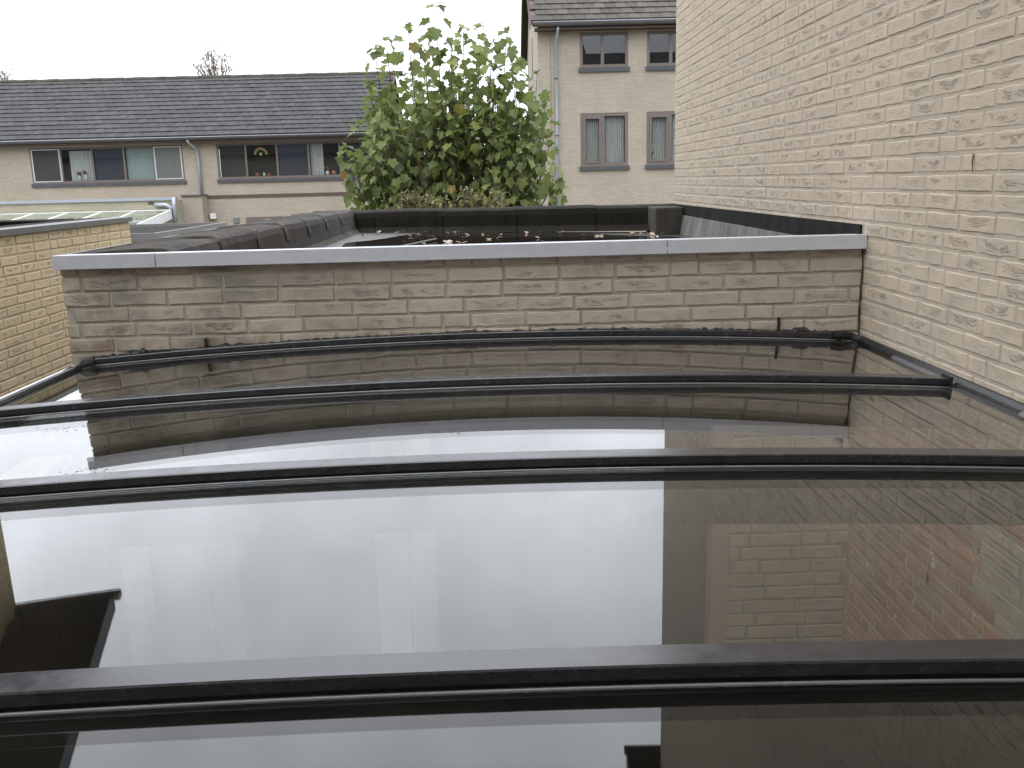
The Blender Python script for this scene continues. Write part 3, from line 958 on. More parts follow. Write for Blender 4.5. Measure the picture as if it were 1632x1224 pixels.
for k in range(46): speck(-1.16 + r.gauss(0, 0.07), 2.115 + r.uniform(-0.01, 0.03), r.uniform(0.0008, 0.0032), r.uniform(0.001, 0.0035))
for k in range(34): speck(-1.29 + r.gauss(0, 0.05), 2.665 + 0.25 * r.gauss(0, 0.09), r.uniform(0.001, 0.006), r.uniform(0.001, 0.003))
for k in range(26): speck(-1.02 + r.gauss(0, 0.03), 2.20 + r.gauss(0, 0.018), r.uniform(0.001, 0.005), r.uniform(0.001, 0.003))
so = sp.build('dirt_specks', simple('dried_dirt', (0.10, 0.095, 0.085), 0.9, var=0.3), roof)
so['kind'] = 'stuff'

# ------------------------------------------------------------------ garden door under the glass roof
door = thing('garden_door', 'wide garden door with pinkish frame and white posts below the glass roof', 'door')
MB().box(0.92, 0.998, YW + 0.01, YW + 0.12, GZ, -0.953).build('door_frame', M['pink_frame'], door)
MB().box(-0.30, 0.918, YW + 0.09, YW + 0.11, GZ, -0.953).build('door_pane', M['blue_panel'], door)
MB().box(-0.56, -0.42, YW + 0.01, YW + 0.12, GZ, -0.953).build('white_post', M['post_grey'], door)
MB().box(-0.414, -0.303, YW + 0.02, YW + 0.12, GZ, -0.953).build('white_post', M['post_grey'], door)
MB().box(-1.17, -0.562, YW + 0.09, YW + 0.11, GZ, -0.953).build('door_pane', M['blue_panel'], door)
MB().box(-1.55, -1.30, YW + 0.01, YW + 0.12, GZ, -0.953).build('side_panel', M['post_grey'], door)
MB().box(-1.296, -1.172, YW + 0.02, YW + 0.12, GZ, -0.953).build('side_panel', M['post_grey'], door)
pv = MB().box(GX0, XR - 0.002, 0.2, YW - 0.002, GZ, GZ + 0.03).build('patio_floor', simple('patio_tiles', (0.42, 0.40, 0.37), 0.6, var=0.2))  # floor colour kept pale to bounce light onto the brick below the glass
tag(pv, 'patio floor under the glass roof, coloured pale to bounce light', 'floor', kind='structure')

# ------------------------------------------------------------------ neighbour's extension with yellow brick side wall
YX, YE = -3.1, 8.075
ne = thing('neighbour_extension', 'yellow brick neighbouring extension with grey roof edge, far left', 'extension')
nw = MB().box(YX - 0.30, YX - 0.004, 1.0, YE - 0.004, GZ, -0.262).build('side_wall', M['mortar_yellow'], ne)
r = random.Random(31)
pl = brick_places(YE - 1.5, -2.4, -0.264, -0.33, lambda s, z: (YX - 0.004, 1.5 + s, z), math.pi / 2, r, hp=0.2)
pieces(nw, 'brick', brick_set(17, 0.0045), pl, M['brick_yellow'], 300, 'brickwork')
pl = brick_places(1.2, -2.0, -0.264, -0.33, lambda s, z: (YX - s, YE - 0.004, z), math.pi, r, hp=0.2)
pieces(nw, 'brick', brick_set(17, 0.0045), [(a, b, 0) for a, b, c in pl], M['brick_yellow'], 0, 'end_brickwork')
for (a, b_) in ((2.0, 6.62), (6.625, YE + 0.02)):
    bevel(MB().prism([(YX + 0.022, -0.264), (YX + 0.026, -0.224), (YX - 0.10, -0.220), (YX - 0.10, -0.228), (YX + 0.014, -0.232), (YX + 0.012, -0.264)], a, b_, 'y').build('metal_trim', M['alu_green'], ne), 0.0015)
MB().prism([(YX - 0.10, -0.222), (YX - 0.38, -0.225), (YX - 0.46, -0.30), (YX - 0.46, -0.42), (YX - 0.10, -0.42)], 1.5, YE - 0.02, 'y').build('felt_upstand', M['felt_top'], ne)
MB().box(YX - 4.2, YX - 0.46, YE - 0.42, YE, -0.42, -0.225).build('felt_upstand', M['felt_moss'], ne)
MB().box(YX - 4.2, YX - 0.31, 1.0, YE - 0.02, -0.60, -0.43).build('roof_deck', M['felt_deck'], ne)
MB().box(YX - 4.2, YX - 0.32, YE - 0.25, YE - 0.01, GZ, -0.43).build('back_wall', M['mortar_yellow'], ne)

# added dark board fence, hides the bright yellow wall seen through the glass
fe = thing('added_fence', 'added dark board fence that darkens the view through the left of the glass roof', 'fence')
fb = [MB().box(-0.012, 0.012, 0.0, 0.142, GZ, -1.22).mesh('fence_board', M['brown_board']), MB().box(-0.010, 0.012, 0.002, 0.140, GZ, -1.235).mesh('fence_board', M['brown_board'])]
for k in range(36):
    o = link(bpy.data.objects.new('fence_board', fb[k % 2]), fe); o.location = (-2.05, 0.2 + k * 0.15, 0)
for z in (-1.5, -2.7): MB().box(-2.085, -2.064, 0.2, 5.6, z, z + 0.09).build('fence_rail', M['brown_board'], fe)

# neighbour's house behind it (only its mirrored verge shows in the glass)
nh = thing('neighbour_house', 'neighbour house whose dark verge and gutter are mirrored at the left of the glass', 'house')
HY, HZ, NX_ = 7.82, 2.02, -4.6
nwall = MB().prism([(-2.5, GZ), (HY, GZ), (HY, HZ), (3.8, 4.75), (-2.5, 0.6)], NX_ - 0.30, NX_ - 0.006, 'x').build('gable_wall', M['mortar_yellow'], nh)
r = random.Random(8)
pl = brick_places(4.0, -0.19, 4.2, -0.33, lambda s, z: (NX_ - 0.005, 3.8 + s, z), math.pi / 2, r,
                  lambda c: c[2] > HZ - 0.02 + (HY - c[1]) * 0.68)
pieces(nwall, 'brick', brick_set(17, 0.0045), [(a, b, 0) for a, b, c in pl], M['brick_yellow'], 0, 'brickwork')
MB().prism([(HY + 0.02, HZ + 0.05), (HY + 0.02, HZ + 0.16), (3.8, 4.98), (3.8, 4.86)], NX_ - 4.0, NX_ + 0.86, 'x').build('roof', M['rafter'], nh)
MB().prism([(HY + 0.04, HZ + 0.0), (HY + 0.04, HZ + 0.20), (3.8, 5.02), (3.8, 4.80)], NX_ + 0.862, NX_ + 0.90, 'x').build('bargeboard', M['rafter'], nh)
MB().tube([(NX_ - 4.0, HY + 0.07, HZ + 0.07), (NX_ + 0.94, HY + 0.07, HZ + 0.07)], 0.055, 12).build('gutter', M['gutter'], nh, True)

# ================================================================== BACKGROUND


def tile_shape(w, l, r):
    th = 0.042
    V = [(-w / 2, 0, 0), (w / 2, 0, 0), (w / 2, l, -0.004), (-w / 2, l, -0.004)]
    lift = r.uniform(0, 0.006)
    top = [(-w / 2, 0, th + lift), (-w * 0.1, 0, th + 0.004 + lift), (w / 2, 0, th + lift * 0.6), (w / 2, l, 0.012), (-w * 0.1, l, 0.016), (-w / 2, l, 0.012)]
    V += top
    Fc = [(0, 3, 2, 1), (4, 5, 8, 9), (5, 6, 7, 8), (0, 1, 6, 5, 4), (1, 2, 7, 6), (3, 0, 4, 9)]
    return np.array(V), Fc, None, (r.random(), 0, 0)


def tiled_roof(parent, x0, x1, ye, ze, yr, zr_, tw, rows, mat, seed, limit=300):
    """tiles laid in lapped rows from the eave (ye, ze) to the ridge (yr, zr)"""
    r = random.Random(seed)
    dy, dz = yr - ye, zr_ - ze
    L = math.hypot(dy, dz); ang = math.atan2(dz, dy); ex = L / rows
    MB().prism([(ye, ze - 0.10), (yr, zr_ - 0.10), (yr, zr_ - 0.012), (ye, ze - 0.012)], x0, x1, 'x').build('roof_board', M['brown_board'], parent)
    shapes = [tile_shape(tw - 0.008, ex * 1.12, r) for _ in range(8)]
    places = []
    ca, sa = math.cos(ang), math.sin(ang)
    for k in range(rows):
        off = (k % 2) * tw / 2
        x = x0 + tw / 2 - off
        while x < x1 + tw * 0.3:
            xc = min(max(x, x0 + tw / 2), x1 - tw / 2)
            s = k * ex
            p = (xc, ye + ca * s + r.uniform(-0.008, 0.008), ze + sa * s)
            mx = Matrix.Translation(p) @ Matrix.Rotation(ang + r.uniform(-0.006, 0.006), 4, 'X') @ Matrix.Rotation(r.uniform(-0.004, 0.004), 4, 'Z')
            pj = proj(p)
            pr = 1.0 / pj[2] if -10 < pj[0] < 1080 and pj[1] > -12 else 0.0
            if abs(x - xc) < 0.01: places.append((mx, r.randrange(8), pr))
            x += tw
    pieces(parent, 'roof_tile', shapes, places, mat, limit, 'roof_tiles')


def curtain(parent, x0, x1, y, z0, z1, mat, waves=7, amp=0.02, name='curtain'):
    n = waves * 6
    rings = []
    for k in range(n + 1):
        x = x0 + (x1 - x0) * k / n
        yy = y + amp * math.sin(k / n * waves * 2 * math.pi) + rng.uniform(-0.003, 0.003)
        rings.append([(x, yy, z0), (x, yy, z1), (x, yy + 0.006, z1), (x, yy + 0.006, z0)])
    return MB().sweep(rings).build(name, mat, parent, False)


def window(parent, y, xs_, z0, z1, fr, sillm, fills, fw=0.07, outer=0.08, sub=True):
    """a window in a wall facing -Y: outer frame with mullions, one pane per light, dark reveal and sill"""
    f = MB()
    f.box(xs_[0], xs_[-1], y - 0.02, y + 0.06, z1 - outer, z1)
    f.box(xs_[0], xs_[-1], y - 0.02, y + 0.06, z0, z0 + outer)
    f.box(xs_[0], xs_[0] + outer, y - 0.02, y + 0.06, z0 + outer, z1 - outer)
    f.box(xs_[-1] - outer, xs_[-1], y - 0.02, y + 0.06, z0 + outer, z1 - outer)
    for x in xs_[1:-1]: f.box(x - fw / 2, x + fw / 2, y - 0.016, y + 0.055, z0 + outer, z1 - outer)
    win = f.build('window', fr, parent)
    MB().box(xs_[0] - 0.04, xs_[-1] + 0.04, y - 0.10, y + 0.02, z0 - 0.13, z0 - 0.004).build('sill', sillm, win)
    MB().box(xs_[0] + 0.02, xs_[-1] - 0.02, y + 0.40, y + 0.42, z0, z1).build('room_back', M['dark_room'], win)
    for i, fl_ in enumerate(fills):
        a = xs_[i] + (outer if i == 0 else fw / 2); b_ = xs_[i + 1] - (outer if i == len(fills) - 1 else fw / 2)
        za, zb = z0 + outer, z1 - outer
        MB().box(a, b_, y + 0.015, y + 0.021, za, zb).build('pane', M['pane'], win)
        if fl_ == 'blue': MB().box(a + 0.01, b_ - 0.01, y + 0.05, y + 0.07, za, zb).build('panel', M['blue_panel'], win)
        elif fl_ == 'blind': MB().box(a + 0.02, b_ - 0.01, y + 0.10, y + 0.11, za, zb).build('blind', M['blind'], win)
        elif fl_ in ('screen', 'screen_grey'):
            MB().box(a + 0.01, b_ - 0.01, y - 0.028, y - 0.022, za + 0.01, zb - 0.01).build('insect_screen', M[fl_], win)
            g_ = MB()
            t_ = 0.045
            g_.box(a - 0.02, b_ + 0.02, y - 0.04, y - 0.018, zb - 0.01, zb + 0.03); g_.box(a - 0.02, b_ + 0.02, y - 0.04, y - 0.018, za - 0.03, za + 0.01)
            g_.box(a - 0.02, a + t_ - 0.02, y - 0.039, y - 0.018, za + 0.01, zb - 0.01); g_.box(b_ + 0.02 - t_, b_ + 0.02, y - 0.039, y - 0.018, za + 0.01, zb - 0.01)
            g_.build('screen_frame', M['screen_white'], win)
        elif fl_ == 'curtain_r': curtain(win, a + (b_ - a) * 0.22, b_ - 0.02, y + 0.12, za, zb - 0.05, M['curtain'], 6)
        elif fl_ == 'curtain_l': curtain(win, a + 0.02, a + (b_ - a) * 0.45, y + 0.12, za, zb, M['curtain'], 5)
        elif fl_ == 'curtain': curtain(win, a + 0.01, b_ - 0.01, y + 0.13, za, zb - 0.02, M['curtain'], 8, 0.03)
        elif fl_ == 'grey': MB().box(a + 0.01, b_ - 0.01, y + 0.08, y + 0.09, za, zb).build('screen', M['screen'], win)
    return win


# ------------------------------------------------------------------ long terrace at the left
TY = 36.0
ter = thing('terraced_houses', 'long cream brick terrace with grey tiled roof behind the gardens at left', 'houses')
w1 = [-17.23, -16.10, -14.93, -13.756, -12.644, -11.541]
w2 = [-10.30, -9.217, -8.057, -6.876, -5.709, -4.598]
wz0, wz1 = 0.30, 1.60
tw_ = MB()
XT0, XT1 = -30.0, -4.0
segs = [(XT0, w1[0]), (w1[-1], w2[0]), (w2[-1], XT1)]
for a, b_ in segs: tw_.box(a, b_, TY, TY + 0.3, wz0, wz1)
tw_.box(XT0, XT1, TY, TY + 0.3, GZ, wz0)
tw_.box(XT0, XT1, TY, TY + 0.3, wz1, 1.95)
tw_.box(XT1 - 0.3, XT1, TY + 0.3, TY + 8.5, GZ, 1.95)
tw_.build('wall', M['far_brick'], ter)
window(ter, TY + 0.03, w1, wz0, wz1, M['brown_frame'], M['sill'], ['screen', 'curtain_r', 'blue', 'blind', 'screen_grey'])
window(ter, TY + 0.03, w2, wz0, wz1, M['brown_frame'], M['sill'], ['grey', 'open', 'blue', 'curtain_l', 'grey'])
MB().box(XT0, XT1 + 0.1, TY - 0.38, TY - 0.002, 1.66, 1.70).build('soffit', M['brown_board'], ter)
MB().box(XT0, XT1 + 0.1, TY - 0.42, TY - 0.385, 1.66, 1.84).build('fascia', M['brown_board'], ter)
rings = []
for k in range(41):
    x = XT0 + (XT1 + 0.15 - XT0) * k / 40
    rings.append([(x, TY - 0.50 + 0.075 * math.cos(a), 1.83 + 0.10 * math.sin(a)) for a in [math.pi * (1 + q / 8) for q in range(9)]] + [(x, TY - 0.435, 1.835), (x, TY - 0.565, 1.835)])
MB().sweep([q[::-1] for q in rings]).build('gutter', M['gutter'], ter, False)
MB().tube([(XT0, TY - 0.575, 1.838), (XT1 + 0.15, TY - 0.575, 1.838)], 0.014, 8).build('gutter_bead', M['zinc'], ter, True)
tiled_roof(ter, XT0, XT1 + 0.12, TY - 0.52, 1.87, TY + 4.25, 4.42, 0.33, 14, M['tile'], 3)
rd = MB()
for k in range(60):
    x = XT0 + k * 0.44
    rd.tube([(x, TY + 4.25, 4.40 + 0.01 * (k % 2)), (x + 0.46, TY + 4.25, 4.40 + 0.01 * (k % 2))], 0.11, 10)
rd.build('ridge_tiles', M['tile_moss'], ter)
MB().prism([(TY + 4.25, 4.30), (TY + 9.0, 1.75), (TY + 9.0, 1.85), (TY + 4.25, 4.40)], XT0, XT1 + 0.1, 'x').build('back_slope', M['tile'], ter)
MB().tube([(-11.18, TY - 0.48, 1.74), (-11.16, TY - 0.44, 1.66), (-10.98, TY - 0.07, 1.40), (-10.97, TY - 0.06, 1.0), (-10.96, TY - 0.06, -0.24)], 0.05, 10).build('downpipe', M['zinc'], ter, True)
MB().box(-10.80, XT1, TY - 0.025, TY + 0.01, -0.40, -0.28).build('dark_band', M['brown_board'], ter)
MB().box(-19.35, -19.335, TY - 0.004, TY + 0.01, -0.3, 1.65).build('expansion_joint', M['brown_board'], ter)
bevel(MB().box(-10.72, -10.50, TY - 0.14, TY - 0.002, -1.16, -0.95).build('wall_lamp', M['white'], ter), 0.02)
bevel(MB().box(-9.86, -9.66, TY - 0.09, TY - 0.002, -1.34, -1.12).build('vent', M['alu_green'], ter), 0.01)
MB().box(-9.4, -8.0, TY - 0.02, TY + 0.02, -2.4, -1.12).build('ground_window', M['brown_frame'], ter)
MB().box(-20.6, -20.1, TY - 0.02, TY + 0.02, 0.15, 0.62).build('red_panel', simple('red_panel', (0.20, 0.05, 0.03), 0.7), ter)


def ornament(name, x, z, h, rad, mat, label, cat, top=None):
    pr = [(0.0, 0), (0.7, 0), (1.0, 0.35), (0.8, 0.75), (0.55, 0.9), (0.6, 1.0), (0.0, 1.0)]
    n = 10
    rings = [[(x + rad * a * math.cos(t), TY + 0.09 + rad * a * 0.6 * math.sin(t), z + h * b) for t in [2 * math.pi * k / n for k in range(n)]] for a, b in pr[1:-1]]
    root = MB().sweep(rings).build(name, mat, None, True)
    tag(root, label, cat)
    if top:
        m_ = MB()
        for k in range(7):
            px, pz = x + rng.uniform(-1, 1) * top[1], z + h + top[1] * 0.6 + rng.uniform(-0.6, 1) * top[1]
            m_.tube([(px - 0.02, TY + 0.09, pz - 0.02), (px, TY + 0.09, pz), (px + 0.02, TY + 0.085, pz + 0.02)], [0.015, 0.04, 0.012], 7)
        m_.tube([(x, TY + 0.09, z + h * 0.9), (x, TY + 0.09, z + h + top[1] * 0.7)], 0.012, 6)
        m_.build('flowers', top[0], root)
    return root


red = simple('red_flower', (0.16, 0.03, 0.03), 0.7, bd=0)
orange = simple('orange_glaze', (0.30, 0.11, 0.05), 0.5, bd=0)
zz = wz0 + 0.085
ornament('flower_vase', -15.50, zz, 0.20, 0.05, M['white'], 'white vase of red flowers, left one of the pair before the net curtain', 'vase', (red, 0.06))
ornament('flower_vase', -15.28, zz, 0.24, 0.05, M['white'], 'white vase of red flowers, right one of the pair before the net curtain', 'vase', (red, 0.06))
ornament('pumpkin', -8.86, zz, 0.12, 0.08, orange, 'orange pumpkin ornament, leftmost on the sill below the rainbow', 'ornament')
ornament('jar', -8.60, zz, 0.13, 0.045, M['white'], 'small pale jar between the pumpkins below the rainbow', 'ornament')
ornament('pumpkin', -8.42, zz, 0.09, 0.06, orange, 'small orange pumpkin ornament, rightmost on the sill below the rainbow', 'ornament')
ornament('potted_plant', -6.22, zz, 0.13, 0.07, M['white'], 'white pot with orange flowers on the sill beside the curtain', 'plant pot', (orange, 0.10))
ornament('plant_pot', -5.98, zz, 0.15, 0.09, orange, 'orange plant pot on the sill beside the white pot', 'plant pot')
rb = thing('window_rainbow', 'little paper rainbow stuck inside the upper window of the terrace', 'decoration')
for k, c in enumerate(((0.45, 0.10, 0.07), (0.5, 0.38, 0.08), (0.12, 0.25, 0.10))):
    ra, rbv = 0.27 - k * 0.035, 0.27 - (k + 1) * 0.035
    pts = []
    for q in range(17):
        a = math.pi * q / 16
        pts.append([(-8.66 + rr_ * math.cos(a), yy, 1.17 + rr_ * math.sin(a)) for rr_, yy in ((ra, TY + 0.056), (rbv, TY + 0.056), (rbv, TY + 0.060), (ra, TY + 0.060))])
    MB().sweep(pts).build('colour_band', simple('paper_band_%d' % k, c, 0.8, bd=0), rb)
MB().tube([(-8.66, TY + 0.054, 1.19), (-8.66, TY + 0.062, 1.19)], 0.06, 12).build('yellow_disc', simple('paper_disc', (0.5, 0.48, 0.10), 0.8, bd=0), rb)

# its single-storey annexe and the white lean-to in front
an = thing('brick_annexe', 'low flat-roofed cream annexe with pale roof edge below the terrace windows', 'annexe')
MB().box(-27.6, -11.53, 34.5, 35.99, GZ, -0.40).build('wall', M['far_brick_green'], an)
MB().box(-11.528, -10.78, 35.3, 35.99, GZ, -0.29).build('wall', M['far_brick'], an)
MB().box(-27.6, -11.56, 34.43, 35.0, -0.398, -0.293).build('roof_edge', M['zinc'], an)
MB().box(-11.55, -10.76, 35.24, 35.98, -0.288, -0.235).build('roof_edge', M['gutter'], an)
MB().tube([(-11.52, 34.42, -0.30), (-11.52, 34.39, -0.57), (-11.52, 34.39, -1.35)], 0.07, 10).build('drainpipe', M['zinc'], an, True)
MB().tube([(-12.21, 34.42, -0.57), (-11.84, 34.39, -0.56), (-11.56, 34.39, -0.71)], 0.075, 10).build('overflow_pipe', M['zinc'], an, True)
MB().box(-12.48, -12.28, 34.485, 34.52, -0.54, -0.44).build('air_brick', M['brown_board'], an)
lt = thing('lean_to_conservatory', 'white framed lean-to with cloudy glass roof against the annexe', 'conservatory')
lx = [-18.6, -17.55, -16.5, -15.44, -14.38, -13.32, -12.26, -11.2, -10.13]
lx = [x * 1.15 for x in lx]
za, zb_, ya_, yb_ = -0.76, -1.13, 34.42, 31.05
MB().box(lx[0], lx[-1], ya_ - 0.06, ya_ + 0.0, za - 0.05, za + 0.03).build('ridge_bar', M['white'], lt)
MB().box(lx[0], lx[-1] + 0.02, yb_ - 0.08, yb_, zb_ - 0.12, zb_ + 0.01).build('eave_bar', M['white'], lt)
for k, x in enumerate(lx):
    MB().prism([(yb_, zb_ - 0.01), (ya_ - 0.06, za - 0.01), (ya_ - 0.06, za + 0.035), (yb_, zb_ + 0.035)], x - 0.028, x + 0.028, 'x').build('rafter', M['white'], lt)
    if k:
        MB().prism([(yb_, zb_ + 0.004), (ya_ - 0.06, za + 0.004), (ya_ - 0.06, za + 0.012), (yb_, zb_ + 0.012)], lx[k - 1] + 0.03, x - 0.03, 'x').build('roof_pane', M['old_glass'], lt)
MB().prism([(yb_, zb_ - 0.30), (ya_ - 0.06, za - 0.30), (ya_ - 0.06, za - 0.012), (yb_, zb_ - 0.012)], lx[-1] - 0.01, lx[-1] + 0.028, 'x').build('side_board', M['white'], lt)
for x in (lx[0], lx[3], lx[6], lx[-1]):
    MB().box(x - 0.04, x + 0.04, yb_ - 0.075, yb_ - 0.005, GZ, zb_ - 0.122).build('post', M['white'], lt)

# garden sheds with flat dark roofs
for (x0, x1, y0, y1, z, lab) in ((-8.4, -4.5, 12.6, 16.0, -0.57, 'flat-roofed garden shed with grey edge just left of the felt parapet'),
                                 (-7.6, -4.75, 10.2, 12.0, -0.56, 'small low shed roof with pale edge beyond the yellow wall')):
    sd = thing('garden_shed', lab, 'shed')
    MB().box(x0 + 0.1, x1 - 0.1, y0 + 0.1, y1 - 0.1, GZ, z - 0.16).build('wall', M['far_brick_green'], sd)
    MB().box(x0 + 0.02, x1 - 0.02, y0 + 0.02, y1 - 0.02, z - 0.158, z - 0.05).build('roof_felt', M['felt_top'], sd)
    e = MB()
    e.box(x0, x1, y0 - 0.01, y0 + 0.05, z - 0.10, z); e.box(x0, x1, y1 - 0.05, y1, z - 0.10, z)
    e.box(x1 - 0.05, x1, y0 + 0.05, y1 - 0.05, z - 0.10, z); e.box(x0, x0 + 0.05, y0 + 0.05, y1 - 0.05, z - 0.10, z)
    e.build('roof_edge', M['alu_green'], sd)

# ------------------------------------------------------------------ three-storey block at the right
BY = 30.0
blk = thing('apartment_block', 'three-storey cream brick house with brown tiled roof behind the tree', 'house')
BX0, BX1 = 1.50, 9.5
v1, v2 = [2.79, 3.49, 4.285], [4.86, 5.60, 6.4]
uz0, uz1, lz0, lz1 = 3.33, 4.36, 0.37, 1.98
m_ = MB()
for a, b_ in ((BX0, v1[0]), (v1[-1], v2[0]), (v2[-1], BX1)):
    m_.box(a, b_, BY, BY + 0.3, lz0, lz1); m_.box(a, b_, BY, BY + 0.3, uz0, uz1)
m_.box(BX0, BX1, BY, BY + 0.3, GZ, lz0); m_.box(BX0, BX1, BY, BY + 0.3, lz1, uz0); m_.box(BX0, BX1, BY, BY + 0.3, uz1, 4.62)
m_.prism([(BY + 0.302, GZ), (BY + 8.3, GZ), (BY + 8.3, 4.62), (BY + 4.15, 7.5), (BY + 0.302, 4.9)], BX0, BX0 + 0.3, 'x')
m_.build('wall', M['far_brick'], blk)
for vx in (v1, v2):
    window(blk, BY + 0.03, vx, uz0, uz1, M['brown_frame'], M['sill'], ['open', 'open'], 0.10, 0.09)
    lw = window(blk, BY + 0.03, vx, lz0, lz1, M['brown_frame'], M['sill'], ['curtain', 'curtain'], 0.11, 0.10)
    a, b_ = vx[0] + 0.10, vx[1] - 0.055
    c_ = MB()
    for bxs in ((a, b_, lz0 + 0.10, lz0 + 0.16), (a, b_, lz1 - 0.17, lz1 - 0.10), (a, a + 0.06, lz0 + 0.161, lz1 - 0.171), (b_ - 0.06, b_, lz0 + 0.161, lz1 - 0.171)):
        c_.box(bxs[0], bxs[1], BY - 0.012, BY + 0.044, bxs[2], bxs[3])
    c_.build('casement', M['brown_frame'], lw)
MB().box(BX0 - 0.1, BX1, BY - 0.40, BY - 0.002, 4.40, 4.46).build('soffit', M['brown_board'], blk)
rings = []
for x in (BX0 - 0.17, BX1):
    rings.append([(x, BY - 0.47 + 0.08 * math.cos(a), 4.60 + 0.12 * math.sin(a)) for a in [math.pi * (1 + q / 8) for q in range(9)]] + [(x, BY - 0.40, 4.605), (x, BY - 0.54, 4.605)])
MB().sweep([q[::-1] for q in rings]).build('gutter', M['gutter'], blk)
MB().tube([(BX0 - 0.17, BY - 0.545, 4.61), (BX1, BY - 0.545, 4.61)], 0.013, 8).build('gutter_bead', M['zinc'], blk, True)
tiled_roof(blk, BX0 - 0.22, BX1, BY - 0.50, 4.63, BY + 4.15, 7.75, 0.33, 15, M['tile_brown'], 6)
MB().prism([(BY + 4.15, 7.62), (BY + 8.8, 4.45), (BY + 8.8, 4.57), (BY + 4.15, 7.74)], BX0 - 0.2, BX1, 'x').build('back_slope', M['tile_brown'], blk)
MB().prism([(BY + 4.15, 7.45), (BY + 8.9, 4.20), (BY + 8.9, 4.55), (BY + 4.15, 7.80)], BX0 - 0.26, BX0 - 0.205, 'x').build('bargeboard', M['brown_board'], blk)
MB().prism([(BY - 0.35, 4.42), (BY + 4.148, 7.42), (BY + 4.148, 7.66), (BY - 0.35, 4.60)], BX0 - 0.25, BX0 - 0.225, 'x').build('bargeboard', M['brown_board'], blk)
MB().tube([(2.10, BY - 0.42, 4.50), (2.10, BY - 0.40, 4.40), (2.06, BY - 0.08, 4.10), (2.055, BY - 0.075, 2.0), (2.05, BY - 0.075, GZ)], 0.045, 10).build('downpipe', M['zinc'], blk, True)
for z in (3.0, 1.68, 1.30, -0.5):
    MB().tube([(2.052, BY - 0.075, z), (2.052, BY - 0.075, z + 0.05)], 0.055, 10).build('pipe_clip', M['gutter'], blk, True)
MB().box(1.885, 1.897, BY - 0.004, BY + 0.01, -2.0, 4.4).build('expansion_joint', M['brown_board'], blk)
MB().box(BX0 - 0.02, BX0 + 0.02, BY + 3.6, BY + 4.4, 3.5, 4.75).build('slit_window', M['brown_frame'], blk)
fig = MB().tube([(5.02, BY + 0.10, lz0 + 0.10), (5.02, BY + 0.10, lz0 + 0.20), (5.02, BY + 0.10, lz0 + 0.27), (5.02, BY + 0.10, lz0 + 0.36)], [0.06, 0.07, 0.035, 0.05], 10)
fig.tube([(4.97, BY + 0.10, lz0 + 0.34), (4.95, BY + 0.10, lz0 + 0.42)], [0.03, 0.012], 6).tube([(5.07, BY + 0.10, lz0 + 0.34), (5.09, BY + 0.10, lz0 + 0.42)], [0.03, 0.012], 6)
tag(fig.build('figurine', simple('figurine', (0.14, 0.09, 0.08), 0.7), None, True), 'small brown figurine with two ears on the lower right window sill', 'ornament')

# ------------------------------------------------------------------ maple between the houses
tree = thing('maple_tree', 'young green maple with upright shoots behind the flat roof', 'tree')
r = random.Random(42)
leafs = [leaf_shape('maple', r) for _ in range(9)]
TS = 1.28                      # the tree stands 13.7 m away
TYc = 10.7 * TS
# outline of the crown at the tree's distance: (height z, x left, x right)
prof_ = [(-0.4, -1.50, 0.62), (0.0, -1.48, 0.64), (0.25, -1.48, 0.62), (0.5, -1.42, 0.62), (0.8, -1.34, 0.62), (1.0, -1.26, 0.50), (1.2, -1.22, 0.36), (1.4, -1.10, 0.26), (1.6, -0.80, 0.10), (1.8, -0.55, -0.45)]


def halfw(z):
    for (a, l0, r0), (b_, l1, r1) in zip(prof_, prof_[1:]):
        if a <= z <= b_:
            t_ = (z - a) / (b_ - a); return l0 + (l1 - l0) * t_, r0 + (r1 - r0) * t_
    return prof_[0][1:] if z < prof_[0][0] else prof_[-1][1:]


prof_ = [(a * TS, b_ * TS, c_ * TS) for a, b_, c_ in prof_]
tips = [(-1.22, 1.40), (-1.10, 1.50), (-0.84, 1.58), (-0.70, 1.50), (-0.535, 1.79), (-0.40, 1.45), (-0.27, 1.62), (-0.10, 1.62), (0.03, 1.40), (0.185, 1.53), (0.30, 1.22), (0.50, 1.08), (0.60, 0.80),
        (-1.30, 1.05), (-1.42, 0.62), (-1.60, 0.40), (-1.50, 0.25), (0.64, 0.45), (0.68, 0.10), (0.72, -0.04), (-1.56, -0.05)]
shoots = [(x * TS, z * TS, TYc - 0.3 + r.uniform(-0.3, 0.3)) for x, z in tips]
for k in range(150):
    z = TS * (r.uniform(-0.2, 1.12) if k % 4 else r.uniform(0.6, 1.3))
    l0, r0 = halfw(z)
    shoots.append((r.uniform(l0 + 0.06, r0 - 0.06), z - 0.08, TYc + r.uniform(-0.8, 1.0)))
stem = MB(); places = []
base = Vector((-0.55, TYc + 0.1, GZ))
stem.tube([base, base + Vector((0.02, 0.0, 0.9)), base + Vector((-0.02, 0.02, 1.6))], [0.075, 0.062, 0.05], 9)
crown0 = base + Vector((-0.02, 0.02, 1.5))


def put_leaf(p, out, size, droop, up=0.0):
    d = (out * math.cos(droop) + Vector((0, 0, -math.sin(droop)))).normalized()
    side = d.cross(Vector((0, 0, 1)))
    side = side.normalized() if side.length > 1e-3 else Vector((1, 0, 0))
    nrm = side.cross(d)
    roll = r.gauss(0, 0.45)
    side2 = side * math.cos(roll) + nrm * math.sin(roll); nrm2 = side2.cross(d)
    mx = Matrix((( side2.x, d.x, nrm2.x, p.x), (side2.y, d.y, nrm2.y, p.y), (side2.z, d.z, nrm2.z, p.z), (0, 0, 0, 1))) @ Matrix.Scale(size, 4)
    pj = proj(p)
    pr = size / max(1.0, (p.y - 11.6)) * (1.6 if p.z > 1.25 else 1.0)
    if p.z < -0.36: pr = 0.0
    places.append((mx, r.randrange(9), pr))


